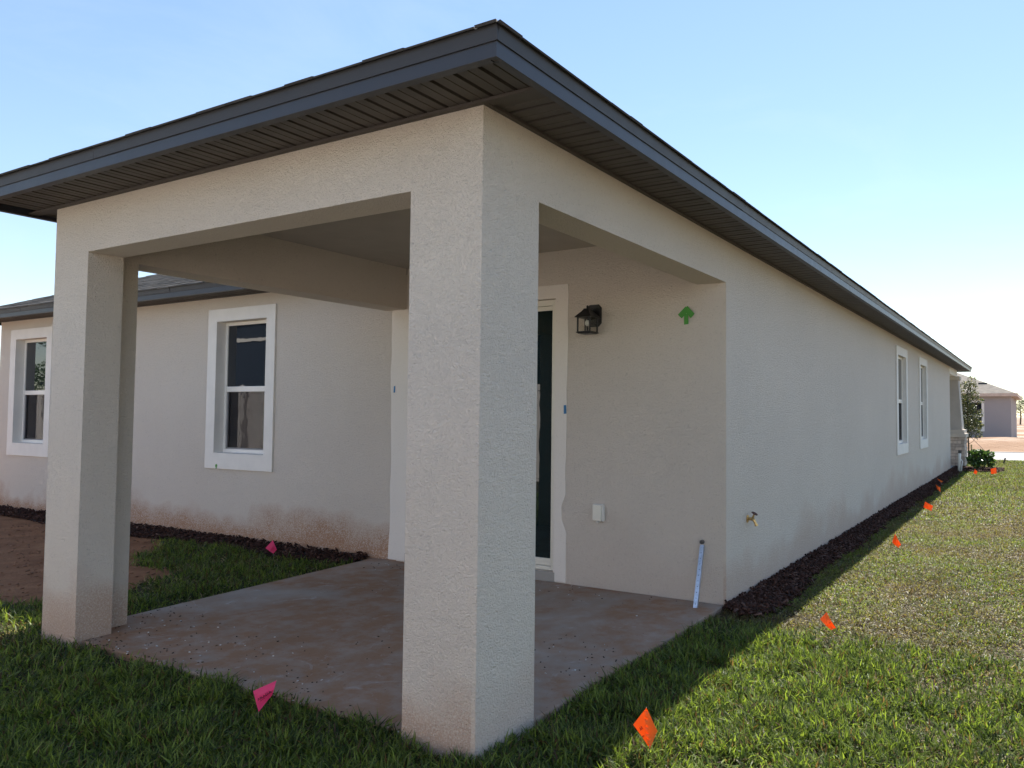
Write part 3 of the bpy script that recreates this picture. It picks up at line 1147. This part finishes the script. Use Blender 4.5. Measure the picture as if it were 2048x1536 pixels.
def flag(name, base, corners, mat, label, group, fold=.35, text=None, diag=False):
    kf = .957
    bx_, by_ = CAM.x + kf * (base[0] - CAM.x), CAM.y + kf * (base[1] - CAM.y)
    corners = [(a * kf, CAM.z - kf * (CAM.z - b)) for a, b in corners]
    t = thing(name, (bx_, by_, GZ), label, 'marker flag', group)
    fd = Vector((bx_ - CAM.x, by_ - CAM.y, 0)).normalized()
    rt = Vector((fd.y, -fd.x, 0))
    tip, lf, bt, rg = [Vector((a, b)) for a, b in corners]
    N = 7

    def P(u, v):
        q = (tip * (1 - u) + rg * u) * (1 - v) + (lf * (1 - u) + bt * u) * v
        ridge = abs(u - v) if diag else abs((u + .08 * math.sin(5 * v)) - .5)
        dep = fold * .07 * (ridge - .25) + .0022 * math.sin(7 * u + 4 * v)
        return rt * q.x + fd * dep + Vector((0, 0, q.y - GZ))
    vs, fs = [], []
    for s in (0, 1):
        for j in range(N):
            for i in range(N):
                vs.append(P(i / (N - 1), j / (N - 1)) + fd * (.0007 * s))
    for s in (0, 1):
        for j in range(N - 1):
            for i in range(N - 1):
                a = s * N * N + j * N + i
                f = (a, a + 1, a + 1 + N, a + N)
                fs.append(f if s == 0 else f[::-1])
    rim = [(i, 0) for i in range(N)] + [(N - 1, j) for j in range(1, N)] + [(i, N - 1) for i in range(N - 2, -1, -1)] + [(0, j) for j in range(N - 2, 0, -1)]
    idx = [j * N + i for i, j in rim]
    for k in range(len(idx)):
        a, b = idx[k], idx[(k + 1) % len(idx)]
        fs.append((b, a, a + N * N, b + N * N))
    MB().add(vs, fs).build('banner', mat, t, smooth=False)
    top = P(0, 0)
    low = P(1, 1)
    MB().tube([Vector((0, 0, -.05)) + low * .0 + rt * corners[2][0] + fd * .004, low + fd * .004, (low + top) / 2 + fd * (.034 if diag else .012), top + fd * .006], .0011, 5).build('wire', M_WIRE, t)
    if text:
        for (s_, u, v, size, ang) in text:
            cu = bpy.data.curves.new('flag_lettering', 'FONT')
            cu.body = s_
            cu.size = size
            cu.align_x = 'CENTER'
            cu.extrude = .0002
            cu.resolution_u = 2
            to = bpy.data.objects.new('flag_lettering', cu)
            COL.objects.link(to)
            bpy.context.view_layer.update()
            dg = bpy.context.evaluated_depsgraph_get()
            me = bpy.data.meshes.new_from_object(to.evaluated_get(dg))
            bpy.data.objects.remove(to)
            me.materials.clear()
            me.materials.append(M_INK)
            o = bpy.data.objects.new('flag_lettering', me)
            COL.objects.link(o)
            o.parent = t
            c0 = P(u, v)
            e = .03
            du = (P(u + e, v) - P(u - e, v)).normalized()
            dv = (P(u, v - e) - P(u, v + e)).normalized()
            nr_ = du.cross(dv).normalized()
            if nr_.dot(fd) > 0:
                nr_ = -nr_
            # text baseline in the banner plane, turned by ang from the horizontal
            hx = (rt - nr_ * rt.dot(nr_)).normalized()
            hy = nr_.cross(hx)
            bxv = hx * math.cos(ang) + hy * math.sin(ang)
            byv = nr_.cross(bxv)
            Mx = Matrix.Identity(4)
            for i in range(3):
                Mx[i][0], Mx[i][1], Mx[i][2], Mx[i][3] = bxv[i], byv[i], nr_[i], c0[i] + nr_[i] * .0034
            o.matrix_basis = Mx
    return t


FO, FP = 'orange marker flags along the house', 'pink marker flags behind the house'
flag('marker_flag', (0.466, .435), [(0.005, 0.124), (-0.046, 0.039), (0.019, -0.028), (0.048, 0.014)], M_ORNG[0],
     'nearest orange marker flag, creased down its middle, at the edge of the shadow', FO, .75,
     [('AR', .36, .70, .017, .75), ('BAY', .58, .86, .009, .75)], diag=True)
flag('marker_flag', (.695, 2.333), [(-.005, .077), (-.043, .031), (.023, -.025), (.048, -.014)], M_ORNG[0],
     'crumpled orange flag where the green sod meets the dry sod, second nearest', FO, .8, [('A', .5, .4, .014, -.9)])
flag('marker_flag', (.594, 5.41), [(-.008, .107), (-.036, .024), (.022, -.024), (.045, .006)], M_ORNG[0],
     'orange flag on the sunny lawn, third nearest along the wall', FO, .8)
flag('marker_flag', (.50, 8.57), [(-.035, .094), (-.055, .014), (.044, -.027), (.063, .040)], M_ORNG[0],
     'square-looking orange flag on the lawn, fourth nearest along the wall', FO, .3)
flag('marker_flag', (.344, 11.2), [(-.041, .102), (-.019, .029), (.033, -.018), (.027, .056)], M_ORNG[0],
     'narrow orange flag at the shadow edge, fifth nearest along the wall', FO, .5)
flag('marker_flag', (.16, 13.1), [(-.042, .055), (-.010, .012), (.035, -.022), (.061, .006)], M_ORNG[0],
     'drooping orange flag in the mulch by the wall, short of the white pipe', FO, .5)
flag('marker_flag', (.60, 15.6), [(0.0, .097), (-.030, .010), (.028, -.020), (.048, .045)], M_ORNG[0],
     'small reddish orange flag in front of the round bush, on its left', FO, .5)
flag('marker_flag', (.93, 16.0), [(-.048, .085), (-.039, -.025), (.071, -.010), (.062, .118)], M_ORNG[0],
     'square orange flag just right of the round bush', FO, .3)
flag('marker_flag', (-1.10, -.05), [(.041, .092), (-.048, .061), (-.025, -.028), (.025, .031)], M_PINK[0],
     'pink marker flag with lettering in the front grass before the patio', FP, .25,
     [('ARADA', .52, .52, .017, .45), ('------', .62, .66, .011, .45)])
flag('marker_flag', (-4.24, 2.25), [(.014, .094), (-.045, .027), (.021, -.027), (.049, .007)], M_PINK[0],
     'pink marker flag standing by the mulch under the back window', FP, .25)

# ------------------------------------------------------------------ far end: pipe, tree, bush, stake
M_PVC = plain('pvc_white', (.78, .77, .73), .4, var=.06)
pv = thing('vent_pipe', (.228, 16.28, GZ), 'white plastic pipe standing in the mulch at the far end of the wall', 'pipe')
MB().tube([(0, 0, -.05), (.012, 0, .30), (.020, 0, .44)], .030, 12).build('pipe', M_PVC, pv, smooth=True)
MB().tube([(.020, 0, .435), (.023, 0, .50)], [.036, .034], 12).build('cap', plain('pipe_cap', (.06, .06, .055), .6), pv)
MB().tube([(.05, -.03, -.02), (.06, -.02, .16), (.075, 0, .25), (.04, 0, .30)], .012, 8).build('branch', M_PVC, pv, smooth=True)


def leaves(name, centers, size, cols, mat, parent, flat=.0, aspect=.5):
    n = len(centers)
    c = np.asarray(centers)
    d = rng.normal(size=(n, 3))
    d[:, 2] *= (1 - flat)
    d /= np.linalg.norm(d, axis=1)[:, None]
    b = np.cross(d, rng.normal(size=(n, 3)))
    b /= np.linalg.norm(b, axis=1)[:, None]
    nn_ = np.cross(d, b)
    s = (np.asarray(size) * rng.uniform(.6, 1.35, n))[:, None]
    v = np.stack([c - d * s * .5, c + b * s * aspect * .5 + nn_ * s * .08, c + d * s * .5, c - b * s * aspect * .5 + nn_ * s * .08], 1).reshape(-1, 3)
    f = np.arange(4 * n).reshape(n, 4)
    col = np.repeat(cols, 4, axis=0)
    return mesh_np(name, v, f, 4, mat, parent, col)


def crown_points(n, blobs):
    out = []
    wts = np.array([b[3] ** 2 * b[4] for b in blobs])
    wts /= wts.sum()
    ks = rng.choice(len(blobs), n, p=wts)
    for k in ks:
        x, y, z, r, h = blobs[k]
        d = rng.normal(size=3)
        d /= np.linalg.norm(d)
        rr = rng.uniform(.35, 1.0) ** .6
        out.append((x + d[0] * r * rr, y + d[1] * r * rr, z + d[2] * h * rr))
    return np.array(out)


tree = thing('young_tree', (.08, 20.9, GZ), 'slender young evergreen oak tied to stakes by the far entry column', 'tree')
tree.scale = (1, 1, .86)
tk = MB()
tk.tube([(0, 0, -.1), (.01, 0, .5), (-.01, .01, 1.2), (.0, 0, 2.0), (.02, 0, 2.4)], [.026, .022, .018, .012, .005], 8)
limbs = []
for i in range(22):
    z = .55 + i * .085
    a = i * 2.4
    L = .34 * (1 - abs(z - 1.1) / 2.2) + random.uniform(-.05, .06)
    e = (math.cos(a) * L, math.sin(a) * L, z + .25 + random.uniform(-.05, .1))
    tk.tube([(0, 0, z), (e[0] * .5, e[1] * .5, z + .10), e], [.009, .006, .003], 5)
    limbs.append(e)
tk.build('trunk', M_BARK, tree)
bl = [(e[0], e[1], e[2], random.uniform(.10, .17), random.uniform(.12, .2)) for e in limbs] + [(0, 0, 2.05, .16, .26), (0, 0, 1.75, .22, .25), (.05, 0, 1.3, .28, .3), (0, 0, 2.35, .07, .14)]
cp = crown_points(6500, bl)
g = rng.uniform(.6, 1.4, (len(cp), 1))
cl = np.where(rng.random((len(cp), 1)) < .12, np.array([[.26, .22, .10]]), np.array([[.062, .075, .032]])) * g
leaves('crown', cp, np.full(len(cp), .052), cl, M_LEAF, tree, aspect=.45)
MB().box(.06, .10, -.02, .02, -.05, .55).build('stake', plain('stake_wood', (.55, .42, .20), .8), tree)
MB().tube([(.0, 0, .88), (.42, -.45, .40), (.82, -.9, -.02)], .006, 5).build('guy_strap', plain('strap_dark', (.05, .05, .05), .7), tree)
stk = thing('guy_stake', (.985, 20.0, GZ), 'dark slanted stake in the grass holding the young tree strap', 'stake')
MB().tube([(-.04, 0, -.12), (.03, 0, .10), (.05, 0, .17)], [.018, .020, .020], 6).build('peg', plain('peg_dark', (.06, .058, .055), .7), stk)

bush = thing('bush', (.62, 17.0, GZ), 'round leafy green bush in the mulch bed at the far end of the lawn', 'bush')
st = MB()
for i in range(16):
    a = i * 2.39
    st.tube([(math.cos(a) * .03, math.sin(a) * .03, -.03), (math.cos(a) * .14, math.sin(a) * .14, .2), (math.cos(a) * .25, math.sin(a) * .25, .36)], [.008, .006, .003], 5)
st.build('stems', M_BARK, bush)
bl = [(math.cos(i * 2.39) * .25 * math.sqrt(i / 16), math.sin(i * 2.39) * .25 * math.sqrt(i / 16), .30 + .16 * random.random() - .16 * (i / 16), random.uniform(.06, .13), random.uniform(.07, .13)) for i in range(17)]
cp = crown_points(1500, bl)
cl = np.array([[.070, .125, .032]]) * rng.uniform(.55, 1.5, (len(cp), 1))
leaves('foliage', cp, np.full(len(cp), .088), cl, M_LEAF, bush, aspect=.5)

# ------------------------------------------------------------------ across the street
M_ST3 = stucco('stucco_far', (.34, .31, .31), stain=False, bump=.2)
fh = thing('far_house', (.66, 39.0, GZ), 'grey stucco bungalow with hip roof standing on bare dirt across the street', 'house')
fy0, fx1, fz = 0.0, 0.0, 2.24
MB().wall('y', fy0, fy0 + .25, -15, fx1 - .25, -.1, fz, [(-2.3, -1.3, .62, 1.92)]).build('wall', M_ST3, fh, weld=True)
MB().wall('x', fx1, fx1 - .25, fy0, 11, -.1, fz).build('wall', M_ST3, fh, weld=True)
MB().wall('y', 10.75, 11, -15, fx1 - .25, -.1, fz).build('wall', M_ST3, fh, weld=True)
MB().wall('x', -15, -15.25, fy0, 11, -.1, fz).build('wall', M_ST3, fh, weld=True)
ro = MB()
o_ = .28
hz = fz + .12
rz_ = hz + (5.5 + o_) * .42
q = [(-15 - o_, -o_, hz), (fx1 + o_, -o_, hz), (fx1 + o_, 11 + o_, hz), (-15 - o_, 11 + o_, hz), (-9.5, 5.5, rz_), (fx1 - 5.5, 5.5, rz_)]
ro.add(q, [(0, 1, 5, 4), (1, 2, 5), (2, 3, 4, 5), (3, 0, 4)])
fro = ro.build('roof', plain('far_shingle', (.17, .145, .12), .95, var=.25, vs=3, bump=(8, .3, .03)), fh)
fb = MB()
fb.box(-15 - o_, fx1 + o_, -o_ - .02, -o_ + .005, hz - .13, hz + .02)
fb.box(fx1 + o_ - .005, fx1 + o_ + .02, -o_ + .005, 11 + o_, hz - .13, hz + .02)
fb.build('fascia', plain('far_fascia', (.55, .42, .34), .6), fh)
MB().box(-15 - o_ + .01, fx1 + o_ - .01, -o_ + .01, 11 + o_ - .01, hz - .10, hz - .08).build('soffit', plain('far_soffit', (.42, .33, .27), .7), fh)
MB().tube([(-2.7, 2.6, hz + .9), (-2.7, 2.6, hz + 1.45)], .05, 8).build('vent_pipe', M_BLACK, fro)
vb = MB().box(-1.5, -1.1, 1.0, 1.3, hz + .42, hz + .60)
vb.build('roof_vent', M_BLACK, fro)
fwn = MB().box(-2.3, -1.3, .16, .18, .62, 1.92).build('window', M_SOFD, fh)
ft = MB()
for (a, b, c, e) in ((-2.42, -2.3, .50, 2.04), (-1.3, -1.18, .50, 2.04), (-2.3, -1.3, 1.92, 2.04), (-2.3, -1.3, .50, .62)):
    ft.box(a, b, -.02, -.001, c, e)
ft.box(-2.3, -1.3, .08, .14, 1.24, 1.31)
ft.build('trim', M_TRIM, fwn, weld=True)
MB().box(-2.29, -1.31, .12, .13, 1.31, 1.91).build('pane', M_GLASS, fwn)
MB().box(-2.29, -1.31, .12, .13, .63, 1.24).build('pane', M_GLASS, fwn)

# white box trailer beyond, at the right-hand edge
trl = thing('box_trailer', (4.2, 84, GZ), 'white low box trailer far off beside the far house', 'trailer')
tw = MB()
tw.box(-3.2, 3.0, -1.1, 1.1, .75, 1.75)
tw.box(-3.3, 3.1, -1.15, 1.15, 1.76, 1.9)
tw.build('body', plain('trailer_white', (.78, .77, .75), .4), trl)
MB().box(-3.0, 2.8, -.95, .95, .45, .74).build('chassis', plain('chassis_grey', (.12, .13, .14), .6), trl)
for sx_ in (-1.6, -.6, 1.6):
    MB().tube([(sx_, -1.05, .4), (sx_, -.8, .4)], .38, 16).build('wheel', M_BLACK, trl)

# trees beyond the far house
def big_tree(loc, h, r, label, seed, tone):
    global rng
    rng = np.random.default_rng(seed)
    random.seed(seed)
    t = thing('broadleaf_tree', loc, label, 'tree', 'trees far beyond the street')
    k = MB()
    k.tube([(0, 0, -.2), (.1, 0, h * .3), (0, .1, h * .6), (0, 0, h * .85)], [h * .03, h * .024, h * .015, h * .005], 8)
    bl = []
    for i in range(16):
        a = i * 2.4
        z = h * (.35 + .55 * i / 16)
        L = r * (1.0 - .6 * abs(i / 16 - .35)) * random.uniform(.6, 1)
        e = (math.cos(a) * L, math.sin(a) * L, z + h * .06)
        k.tube([(0, 0, z - h * .08), (e[0] * .5, e[1] * .5, z), e], [h * .010, h * .007, h * .003], 5)
        bl.append((e[0], e[1], e[2], r * random.uniform(.28, .45), h * random.uniform(.08, .14)))
    k.build('trunk', M_BARK, t)
    cp = crown_points(7000, bl)
    cl = np.array([tone]) * rng.uniform(.5, 1.5, (len(cp), 1))
    leaves('crown', cp, np.full(len(cp), h * .030), cl, M_LEAF, t, aspect=.6)


big_tree((3.9, 112, GZ), 4.3, 2.6, 'bushy tree far off at the right edge, just past the far house', 3, (.075, .095, .048))
big_tree((9.0, 118, GZ), 5.2, 3.2, 'taller tree far off beyond the white trailer, outermost right', 5, (.065, .088, .045))
big_tree((-.5, 124, GZ), 4.2, 3.2, 'tree mostly hidden behind the far grey house', 8, (.06, .08, .04))

# ------------------------------------------------------------------ behind the camera: what the panes mirror
M_FENCE = plain('fence_vinyl', (.72, .66, .62), .4, var=.03)
fen = thing('vinyl_fence', (-16, -4.3, GZ), 'tall white vinyl privacy fence closing the yard opposite the rear wall', 'fence')
bme = MB().box(0, .168, -.018, .018, .06, 1.72)
bo = bme.build('board', M_FENCE, fen, bevel=.004)
bo.location = (-15.9, 0, 0)
xx = -15.9 + .176
while xx < 22:
    o = bo.copy()
    COL.objects.link(o)
    o.parent = fen
    o.location = (xx, 0, 0)
    xx += .176
xx = -16
while xx < 22.2:
    p_ = MB().box(-.064, .064, -.064, .064, -.1, 1.86)
    p_.frustum((0, 0), .075, .075, 1.86, .0, .0, 1.93)
    o = p_.build('post', M_FENCE, fen)
    o.location = (xx, .09, 0)
    xx += 2.4
MB().box(-16, 22.1, -.025, .025, 1.725, 1.83).build('rail', M_FENCE, fen)
MB().box(-16, 22.1, -.025, .025, .0, .055).build('rail', M_FENCE, fen)

nh = thing('navy_house', (-25, -11, GZ), 'dark navy two-storey house with white trim behind the yard fence', 'house')
MB().box(-8, 9, -7, 0, -.1, 5.2).build('wall', plain('navy_siding', (.018, .028, .045), .7), nh)
nr_ = MB()
nr_.add([(-8.5, .5, 5.35), (9.5, .5, 5.35), (9.5, -7.5, 5.35), (-8.5, -7.5, 5.35), (-4.5, -3.5, 7.1), (5.5, -3.5, 7.1)], [(0, 1, 5, 4), (1, 2, 5), (2, 3, 4, 5), (3, 0, 4), (3, 2, 1, 0)])
nr_.build('roof', M_SHGP, nh)
MB().box(-8.5, 9.5, .50, .53, 5.20, 5.36).build('fascia', M_TRIM, nh)
MB().box(-8, 9, .001, .04, 4.0, 4.12).build('band', M_TRIM, nh)
for wx_ in (-5, -2.2, 3.5):
    wo_ = MB().box(wx_, wx_ + 1.0, .001, .03, 1.5, 2.8).build('window', M_TRIM, nh)
    MB().box(wx_ + .08, wx_ + .92, .031, .035, 1.58, 2.72).build('pane', M_GLASS, wo_)
rng = np.random.default_rng(4)
random.seed(4)
yt = thing('yard_tree', (-28.5, -6.0, GZ), 'small leafy tree just behind the white yard fence', 'tree')
k = MB().tube([(0, 0, -.1), (.05, 0, 1.2), (0, .05, 2.4), (0, 0, 3.2)], [.10, .08, .05, .02], 8)
k.build('trunk', M_BARK, yt)
cp = crown_points(4500, [(random.uniform(-1.4, 1.4), random.uniform(-1.2, 1.2), random.uniform(1.6, 4.6), .6, .55) for i in range(22)])
leaves('crown', cp, np.full(len(cp), .11), np.array([[.06, .10, .03]]) * rng.uniform(.5, 1.5, (len(cp), 1)), M_LEAF, yt)

# ------------------------------------------------------------------ mulch and crumbs
rng = np.random.default_rng(23)


def chips(name, pts, ln, wd, th, cols, mat, flat=.5, zoff=0.0):
    n = len(pts)
    yaw = rng.uniform(0, 2 * np.pi, n)
    pit = rng.normal(0, flat, n)
    a = np.stack([np.cos(yaw) * np.cos(pit), np.sin(yaw) * np.cos(pit), np.sin(pit)], 1)
    b = np.stack([-np.sin(yaw), np.cos(yaw), rng.normal(0, flat * .6, n)], 1)
    b -= a * (a * b).sum(1)[:, None]
    b /= np.linalg.norm(b, axis=1)[:, None]
    c = np.cross(a, b)
    L = (ln * rng.uniform(.4, 1.5, n))[:, None] * .5
    Wd = (wd * rng.uniform(.5, 1.5, n))[:, None] * .5
    T = (th * rng.uniform(.6, 1.4, n))[:, None] * .5
    p = np.asarray(pts)
    v = np.stack([p + sx * a * L * (1 if sx > 0 else .8) + sy * b * Wd + sz * c * T for sz in (-1, 1) for sy in (-1, 1) for sx in (-1, 1)], 1).reshape(-1, 3)
    base = np.array([(0, 2, 3, 1), (4, 5, 7, 6), (0, 1, 5, 4), (2, 6, 7, 3), (0, 4, 6, 2), (1, 3, 7, 5)])
    f = (base[None] + (np.arange(n) * 8)[:, None, None]).reshape(-1, 4)
    return struct(mesh_np(name, v, f, 4, mat, None, np.repeat(cols, 8, axis=0)), 'stuff')


def side_edge(y):
    return .13 + .11 * vnoise(y, 0, .6, 2) + .08 * vnoise(y, 0, 2.6, 5) + .07 * np.clip((3.5 - y) / 1.0, 0, 1) - .10 * np.clip((2.75 - y) / .25, 0, 1)


def rear_edge(x):
    return D - .20 - .14 * vnoise(x, 0, .8, 7) - .05 * vnoise(x, 0, 3, 8) + .10 * np.clip((x + 3.7) / .5, 0, 1)


mb = MB()
ys = [2.56 + i * .1 for i in range(155)]
for a, b in zip(ys[:-1], ys[1:]):
    mb.quad((.0, a, GZ + .03), (float(side_edge(a)), a, GZ + .012), (float(side_edge(b)), b, GZ + .012), (.0, b, GZ + .03))
mb.quad((.0, 17.9, GZ + .03), (.0, 16.9, GZ + .03), (1.0, 16.2, GZ + .012), (1.15, 17.9, GZ + .012))
xs = [-10.1 + i * .2 for i in range(35)]
for a, b in zip(xs[:-1], xs[1:]):
    mb.quad((a, float(rear_edge(a)), GZ + .014), (b, float(rear_edge(b)), GZ + .014), (b, D - .001, GZ + .04), (a, D - .001, GZ + .04))
struct(mb.build('mulch_bed', M_MULB, weld=True))
n = 9500
yy = 2.47 + 14.4 * rng.random(n) ** 1.6 + rng.normal(0, .05, n)
uu = rng.random(n)
xx = np.abs(uu * side_edge(yy) * 1.02 + rng.normal(0, .022, n)) + .008
zz = GZ + .035 - .022 * uu + rng.uniform(0, .022, n)
n2 = 3600
x2 = -10.0 + 6.75 * rng.random(n2)
u2 = rng.random(n2)
y2 = D - u2 * (D - rear_edge(x2)) * 1.05
z2 = GZ + .045 - .03 * u2 + rng.uniform(0, .025, n2)
n3 = 1600
x3 = rng.uniform(0, 1.1, n3)
y3 = rng.uniform(16.4, 17.9, n3)
z3 = GZ + .03 + rng.uniform(0, .02, n3)
pts = np.stack([np.concatenate([xx, x2, x3]), np.concatenate([yy, y2, y3]), np.concatenate([zz, z2, z3])], 1)
g = rng.uniform(.45, 1.6, (len(pts), 1))
base = np.where(rng.random((len(pts), 1)) < .15, np.array([[.105, .060, .045]]), np.array([[.050, .022, .015]]))
chips('bark_mulch', pts, .042, .013, .007, base * g, M_CHIP, .45)

# crumbs of soil, paint flakes on the slab
n = 2000
px2 = -W + .05 + (W - .1) * rng.random(n)
py2 = .02 + (D - .06) * rng.random(n) ** 1.5
keep = vnoise(px2, py2, 1.6, 9) + rng.random(n) * .45 > .88
px2, py2 = px2[keep], py2[keep]
n = len(px2)
white = rng.random(n) < .30
cols = np.where(white[:, None], np.array([[.62, .60, .57]]), np.array([[.045, .025, .018]])) * rng.uniform(.7, 1.3, (n, 1))
chips('slab_crumbs', np.stack([px2, py2, np.full(n, .0015)], 1), .0075, .0045, .0028, cols, M_CRUMB, .15)
n = 700
xs_ = -4.2 - 4 * rng.random(n)
ys_ = .2 + 2.1 * rng.random(n)
chips('soil_clods', np.stack([xs_, ys_, np.full(n, GZ + .010)], 1), .016 * rng.uniform(.4, 2.2, n), .012, .008, np.array([[.22, .112, .064]]) * rng.uniform(.6, 1.3, (n, 1)), M_CRUMB, .3)

# ------------------------------------------------------------------ grass
sp = soil_poly
spx = np.array([p[0] for p in sp])
spy = np.array([p[1] for p in sp])


def in_soil(x, y):
    ins = np.zeros(len(x), bool)
    j = len(sp) - 1
    for i in range(len(sp)):
        c = (spy[i] > y) != (spy[j] > y)
        with np.errstate(divide='ignore', invalid='ignore'):
            xi = (spx[j] - spx[i]) * (y - spy[i]) / (spy[j] - spy[i] + 1e-12) + spx[i]
        ins ^= c & (x < xi)
        j = i
    return ins


def allowed(x, y, jit):
    ok = np.ones(len(x), bool)
    slab_edge = .012 * (vnoise(x, y, 9, 1) - .4)
    ok &= ~((x > -W + .05 - .07 * y + slab_edge) & (x < .0 + slab_edge) & (y > .045 + slab_edge * 3) & (y < D))
    ok &= ~((x > -W - .012) & (x < -W + PX + .004) & (y > -.012) & (y < .35))
    ok &= ~((x > -PX - .012) & (x < .012) & (y > -.012) & (y < PY + .01))
    ok &= ~((x < .0) & (y > D))
    ok &= ~((x >= -.01) & (y > 2.47 + jit) & (y < 18) & (x < side_edge(y) + jit * .9))
    ok &= ~((x < -W) & (y > rear_edge(x) + jit * .4))
    ok &= ~in_soil(x + jit, y + jit * .8)
    ok &= ~((x < 1.15) & (y > 16.3) & (y < 17.95) & (x > -.2) & (x < 1.05 - .3 * (17.9 - y) / 1.6))
    ok &= y < 21.7
    return ok


fwd2 = np.array([_fw.x, _fw.y])
fwd2 /= np.linalg.norm(fwd2)
rgt2 = np.array([_r.x, _r.y])


def sample(n, dmin, dmax):
    d = np.sqrt(rng.uniform(dmin ** 2, dmax ** 2, n))
    th = rng.uniform(math.radians(-52), math.radians(42), n)      # left .. right of the view axis
    x = CAM.x + d * (fwd2[0] * np.cos(th) + rgt2[0] * np.sin(th))
    y = CAM.y + d * (fwd2[1] * np.cos(th) + rgt2[1] * np.sin(th))
    jit = rng.normal(0, .045, n)
    ok = allowed(x, y, jit)
    return x[ok], y[ok], d[ok]


def blades(x, y, d, lenf, widf):
    n = len(x)
    right = (x > 0) & (y > 0)
    seam = 2.02 + .25 * (vnoise(x, y, .7, 12) - .5) + .05 * x
    dry = np.clip((y - seam) / .25, 0, 1) * right
    dry = dry * (1 - .55 * np.clip((y - 7) / 6, 0, 1))
    patch = vnoise(x, y, 1.1, 15) * .6 + vnoise(x, y, 3.7, 16) * .4
    clump = vnoise(x, y, 7.5, 17)
    # strip seams of the sod
    strip_ = np.abs(((y + .12 * vnoise(x, y, 1.5, 18)) / 1.02) % 1.0 - .5)
    keep = rng.random(n) < (.20 + 1.15 * clump + .35 * dry) * (1 - .85 * np.maximum(dry, .25) * (strip_ < .022)) * np.clip(.45 + 1.0 * patch, .3, 1)
    x, y, d, dry, patch, clump = x[keep], y[keep], d[keep], dry[keep], patch[keep], clump[keep]
    n = len(x)
    straw_p = np.clip(.16 + .17 * dry + .25 * (patch < .36) * (1 - dry) + .3 * dry * (patch - .5), .04, .85)
    straw = rng.random(n) < straw_p
    brown = rng.random(n) < (.09 + .09 * dry)
    L = lenf * rng.uniform(.5, 1.35, n) * (.70 + .55 * clump) * (1 - .45 * dry) * (1 - .25 * straw)
    Wd = widf * rng.uniform(.6, 1.3, n) * (1 - .25 * straw)
    yaw = rng.uniform(0, 2 * np.pi, n)
    lean0 = np.abs(rng.normal(.62, .32, n)) + .45 * straw + .25 * dry
    lean1 = lean0 + np.abs(rng.normal(.45, .3, n))
    lean0 = np.clip(lean0, 0, 1.45)
    lean1 = np.clip(lean1, 0, 1.75)
    dirx, diry = np.cos(yaw), np.sin(yaw)
    sx_, sy_ = -diry, dirx
    tw = rng.normal(0, .5, n)
    base = np.stack([x, y, np.full(n, GZ + .0) + rng.uniform(0, .012, n)], 1)
    d0 = np.stack([dirx * np.sin(lean0), diry * np.sin(lean0), np.cos(lean0)], 1)
    d1 = np.stack([dirx * np.sin(lean1), diry * np.sin(lean1), np.cos(lean1)], 1)
    side = np.stack([sx_ * np.cos(tw), sy_ * np.cos(tw), np.sin(tw)], 1)
    p1 = base + d0 * (L * .5)[:, None]
    p2 = p1 + d1 * (L * .5)[:, None]
    p2[:, 2] = np.maximum(p2[:, 2], GZ + .006)
    h = side * (Wd * .5)[:, None]
    V = np.stack([base - h * .7, base + h * .7, p1 - h, p1 + h, p2], 1)
    c = np.empty((n, 3))
    tone = (rng.uniform(0, 1, n) ** 1.25)[:, None]
    green = np.array([.026, .046, .012]) * (1 - tone) + np.array([.215, .275, .056]) * tone
    p2 = np.clip((vnoise(x, y, 1.7, 31) * .6 + vnoise(x, y, 5.0, 32) * .4 - .28) / .42, 0, 1)[:, None]
    olive = (np.array([.110, .075, .042]) * (1 - tone) + np.array([.19, .15, .085]) * tone) * (1 - p2) + (np.array([.075, .110, .020]) * (1 - tone) + np.array([.195, .225, .046]) * tone) * p2
    c[:] = green * (1 - .85 * dry[:, None]) + olive * (.85 * dry[:, None])
    c *= (.72 + .55 * patch)[:, None]
    st_ = np.array([.23, .175, .095]) * (1 - tone) + np.array([.42, .35, .23]) * tone
    c[straw] = st_[straw]
    br = np.array([.12, .070, .038]) * (.6 + .8 * tone)
    c[brown] = br[brown]
    return V, c


def rect(n, x0, x1, y0, y1):
    x, y = rng.uniform(x0, x1, n), rng.uniform(y0, y1, n)
    ok = allowed(x, y, rng.normal(0, .045, n))
    d = np.hypot(x - CAM.x, y - CAM.y)
    return x[ok], y[ok], d[ok]


VV, CC = [], []
for (kind, args, lf, wf) in (
        ('near', (360000, 1.5, 4.4), .066, .0060),
        ('rect', (330000, 0, 4.6, 1.2, 7.5), .060, .0060),
        ('rect', (380000, 0, 6.5, 7.5, 21.7), .055, .0095),
        ('rect', (150000, -7, -W, -2.5, 2.5), .066, .0070),
        ('rect', (60000, -W, 0, -2.5, .05), .066, .0065)):
    x, y, d = sample(*args) if kind == 'near' else rect(*args)
    if kind == 'rect':
        far_ = d > 4.4
        x, y, d = x[far_], y[far_], d[far_]
    V, c = blades(x, y, d, lf, wf)
    VV.append(V)
    CC.append(c)
V = np.concatenate(VV)
c = np.concatenate(CC)
nb = len(V)
verts = V.reshape(-1, 3)
ix = (np.arange(nb) * 5)[:, None]
tri = np.concatenate([ix + np.array([[0, 1, 3]]), ix + np.array([[0, 3, 2]]), ix + np.array([[2, 3, 4]])], 0)
struct(mesh_np('grass', verts, tri, 3, M_GRASS, None, np.repeat(c, 5, axis=0), smooth=False), 'stuff')
S['blade_count'] = nb
